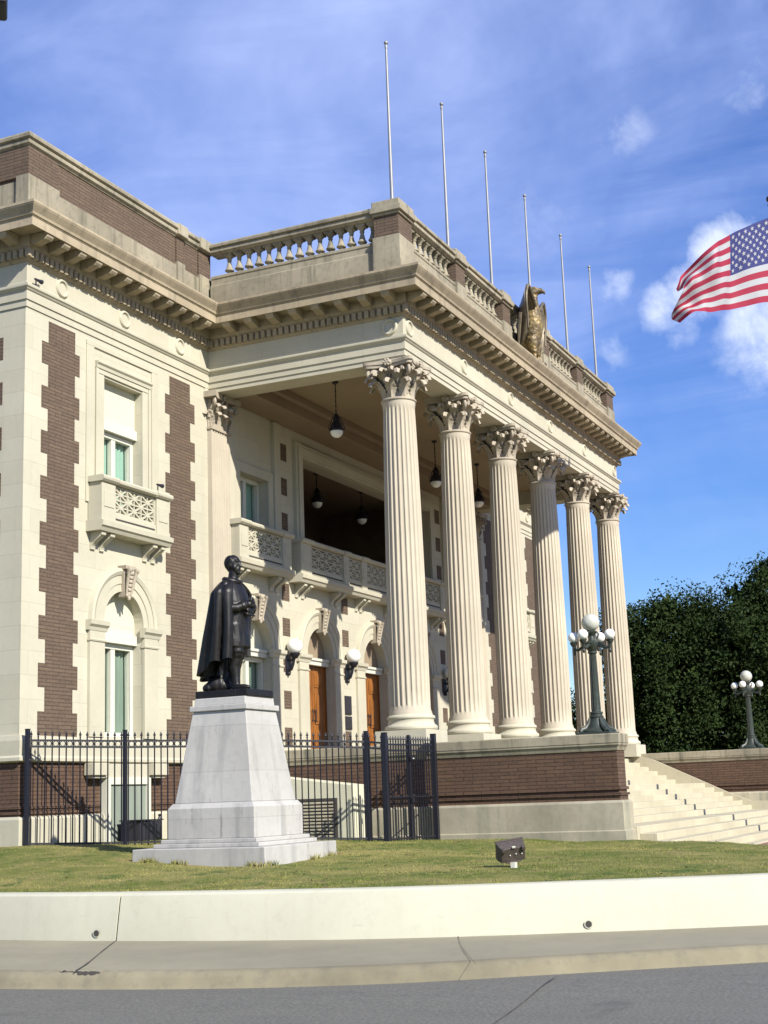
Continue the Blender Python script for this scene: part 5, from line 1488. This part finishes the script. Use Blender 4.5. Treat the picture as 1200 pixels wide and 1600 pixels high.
# ------------------------------------------------------------------ flag and its pole at the right edge
FB = Vector((8.66, -7.55, 0))
fp = thing('tall_flagpole', 'tall pole carrying the national flag at the right edge', 'flagpole', (FB.x+.03, FB.y-.06, .28))
m = MB(); m.tube([(0,0,0),(0,0,9),(0,0,17.0)], [.12,.10,.06], 14); m.build('pole', M['metal'], fp, smooth=60)
m = MB(); m.ball((0,0,17.20), .10, 14, 9); m.tube([(0,0,16.97),(0,0,17.03),(0,0,17.1)], [.06,.08,.04], 10); m.build('finial', M['plaque'], fp, smooth=60)
dr = Vector((r.x, r.y, 0)).normalized(); df = Vector((fw.x, fw.y, 0)).normalized()
hoist = Vector((FB.x, FB.y, 0))
H = 2.40; Lf = 3.66; NU, NV = 84, 39
def flagpt(uu, vv):
    """uu 0..1 from hoist to fly, vv 0..1 from top to bottom"""
    rip = (.15*math.sin(uu*8.5-vv*1.6)+.075*math.sin(uu*17+vv*2.8)+.03*math.sin(uu*31-vv*6))*min(1, uu*1.6)
    f = max(0, (uu-.52)/.48)**1.3
    lat = -.90*Lf*uu+.30*f*f+.16*f*math.sin(vv*6.2+.3)*(1-.55*vv)-rip*.35
    dep = -.44*Lf*uu+rip*1.3+.44*f*math.sin(vv*9.5+.9)*(1-.35*vv)+.15*f*math.sin(uu*26+vv*7)
    top = 16.94-1.55*uu-.75*uu*uu
    bot = 14.50-.74*uu-.30*uu*uu+.05*math.sin(uu*9)*uu
    z = top+(bot-top)*(vv+f*(.085*math.sin(vv*9.5+2.2))*(1-vv))
    return hoist+dr*lat+df*dep+Vector((0,0,z))
m = MB(); rows = [[flagpt(i/NU, j/NV) for j in range(NV+1)] for i in range(NU+1)]
idx = len(m.v)
for r_ in rows: m.v += [tuple(p) for p in r_]
cu = int(NU*.40)
for i in range(NU):
    for j in range(NV):
        a = i*(NV+1)+j; m.f.append((a, a+NV+1, a+NV+2, a+1))
        s = j//3
        m.m.append(2 if (i < cu and s < 7) else (0 if s % 2 == 0 else 1))
m.mi = 1
cv = 7/13
for row in range(9):
    nst = 6 if row % 2 == 0 else 5
    for c in range(nst):
        uu = (.40)*((2*c+1+(row % 2))/12); vv = cv*(row+1)/10
        e = 1e-3; c0 = flagpt(uu, vv); tu = (flagpt(uu+e, vv)-c0).normalized(); tv = (flagpt(uu, vv+e)-c0).normalized(); nn = tu.cross(tv).normalized()
        for sd in (1, -1):
            pts = []
            for k in range(10):
                rr = .074 if k % 2 == 0 else .031; a = -PI/2+k*PI/5
                pts.append(c0+tu*(rr*math.cos(a))+tv*(rr*math.sin(a))+nn*(.009*sd))
            m.quad(*pts)
fl = m.build('flag', [M['red'], M['fwhite'], M['fblue']], recalc=False)
fl.data.polygons.foreach_set('use_smooth', [True]*len(fl.data.polygons))
tag(fl, 'red and white striped flag with white stars on blue, flying at the right edge', 'flag')
for k in ('red', 'fwhite', 'fblue'):                        # thin cloth lets some light through
    nt = M[k].node_tree; N, L = nt.nodes, nt.links; b = N['Principled BSDF']
    tr = N.new('ShaderNodeBsdfTranslucent'); src = b.inputs['Base Color'].links[0].from_socket; L.new(src, tr.inputs['Color'])
    mx = N.new('ShaderNodeMixShader'); mx.inputs[0].default_value = .35
    L.new(b.outputs[0], mx.inputs[1]); L.new(tr.outputs[0], mx.inputs[2]); L.new(mx.outputs[0], N['Material Output'].inputs['Surface'])

# ------------------------------------------------------------------ signal at the top left corner
ts = thing('hanging_sign', 'dark box hanging into the top left corner of the picture', 'sign', (-21.944, -6.70, 7.285))
ang = math.atan2(fd.y, fd.x)-PI/2
ts.rotation_euler = (0, 0, ang+.25)
m = MB(); m.box(-1.08,0,0,.28,.0,.75); m.build('box', M['blackbox'], ts, bevel=.02)
m = MB(); m.box(-1.04,-.04,-.006,-.001,.05,.70); m.build('panel', M['iron'], ts)
m = MB(); m.tube([(-.5,.14,.75),(-.5,.14,1.2),(-6,.14,1.3)], .05, 8); m.tube([(-6,.14,1.4),(-6,.14,-7.1)], .1, 10); m.build('mast', M['metal'], ts)

# ------------------------------------------------------------------ blue bin beyond the far stair wall
bn = thing('blue_bin', 'bright blue rounded bin at the right edge beyond the far stair wall', 'bin', (20.2, -4.05, .3))
m = MB(); m.lathe([(.30,0),(.36,.05),(.40,.9),(.42,1.5),(.42,2.0),(.36,2.16),(.22,2.26),(.0001,2.29)], 20); m.build('drum', M['blue'], bn, smooth=50)
m = MB(); m.lathe([(.425,1.02),(.435,1.03),(.435,1.10),(.425,1.11)], 20); m.build('band', M['metal'], bn)

# ------------------------------------------------------------------ trees
def tree(loc, name, label, crown, trunk_h, seed, nleaf, ls=.082):
    """crown: list of (x,y,z,rx,ry,rz) lobes relative to the foot"""
    rnd = random.Random(seed)
    t = thing(name, label, 'tree', loc, 0, 'dark oaks behind the stairs')
    m = MB()
    m.tube([(0,0,-.2),(.1,0,trunk_h*.5),(0,.15,trunk_h),(.2,.1,trunk_h*1.9)], [.55,.42,.36,.18], 12)
    for c in crown[::2]:
        m.tube([(0,.1,trunk_h*.8),(c[0]*.4,c[1]*.4,trunk_h+(c[2]-trunk_h)*.5),(c[0]*.9,c[1]*.9,c[2]+c[5]*.3)], [.2,.13,.04], 7)
    m.build('trunk', M['bark'], t, smooth=50)
    m = MB()
    vols = [c[3]*c[4]*c[5] for c in crown]; tot = sum(v**(2/3) for v in vols)
    for c, v in zip(crown, vols):
        n = int(nleaf*v**(2/3)/tot); clumps = []
        for k in range(max(14, n//110)):
            d = Vector((rnd.gauss(0,1), rnd.gauss(0,1), rnd.gauss(0,1))).normalized(); rr = rnd.uniform(.45, 1.02)
            clumps.append((Vector((c[0]+d.x*c[3]*rr, c[1]+d.y*c[4]*rr, c[2]+d.z*c[5]*rr)), rnd.uniform(.35, .95)))
        for k in range(n):
            cc, cr = rnd.choice(clumps)
            d = Vector((rnd.gauss(0,1), rnd.gauss(0,1), rnd.gauss(0,.8)))
            if d.length > 1.7: d *= 1.7/d.length
            d *= cr*.62
            
            p = cc+d
            if p.z < .1: continue
            a = Vector((rnd.gauss(0,1), rnd.gauss(0,1), rnd.gauss(0,1))).normalized(); b = a.orthogonal().normalized()
            b = (Matrix.Rotation(rnd.uniform(0, 6.28), 3, a) @ b); q = a.cross(b); s = ls*rnd.uniform(.6, 1.4)
            if k % 9 == 0: p = Vector(c[:3])+(p-Vector(c[:3]))*.62; s *= 3.0
            i = len(m.v)
            m.v += [tuple(p-b*s), tuple(p+q*s*.5), tuple(p+b*s), tuple(p-q*s*.5)]; m.f.append((i,i+1,i+2,i+3)); m.m.append(0)
    m.build('crown', M['leaf'], t, recalc=False)
tree((40.5, 3.6, 0), 'oak_tree', 'dense dark oak just right of the last column, lower than its right neighbour',
     [(0,0,6.4,3.6,3.6,3.4),(-1.2,1.4,8.6,2.2,2.2,2.2),(1.5,-1.5,9.0,2.2,2.2,2.3),(0,2.4,4.6,2.6,2.6,2.8),(1,-2.2,4.2,2.8,2.8,3.0),(-1,0,2.2,3.4,3.6,1.8),(0,0,10.0,1.6,1.6,1.2),(0,-3.2,8.2,2.0,2.0,2.2)], 2.4, 1, 85000)
tree((43.4, -2.4, -.6), 'oak_tree', 'tallest dark oak at the right edge behind the far lamp post',
     [(0,0,7.5,4,4,4),(-1,2,10.9,1.9,1.9,2.0),(1.2,.4,10.4,2.0,1.8,2.3),(0,-1.8,10.6,1.8,1.8,2.0),(0,-3.4,8.6,2.6,2.4,2.6),(-1,4.2,9.2,2.2,2.0,2.2),(-1,2.6,5.0,3,2.8,3),(0,-3.2,4.6,3.4,3.2,3.2),(-1.5,0,2.4,3.6,4.2,2.0),(-.5,1.4,12.6,.8,.8,.9),(-1,3.6,8.2,2.0,1.8,2.4)], 2.6, 2, 115000)
tree((47, 9.6, 0), 'oak_tree', 'smaller dark tree glimpsed between the fourth, fifth and sixth columns',
     [(0,0,3.6,3.2,3.2,3.0),(0,2,5.2,2,2,2.0),(0,-2,5.6,2,2.2,2.1),(1,0,2,3.4,3.4,1.8)], 1.8, 3, 34000)
tree((52, -12, 0), 'oak_tree', 'dark tree filling in low behind the tallest oak',
     [(0,0,5,5,5,4.5),(0,3,8,3,3,3),(0,-4,6,4,4,4),(0,6,4.4,3.4,3.4,3.4)], 2.2, 4, 30000, .15)

bpy.context.view_layer.update()
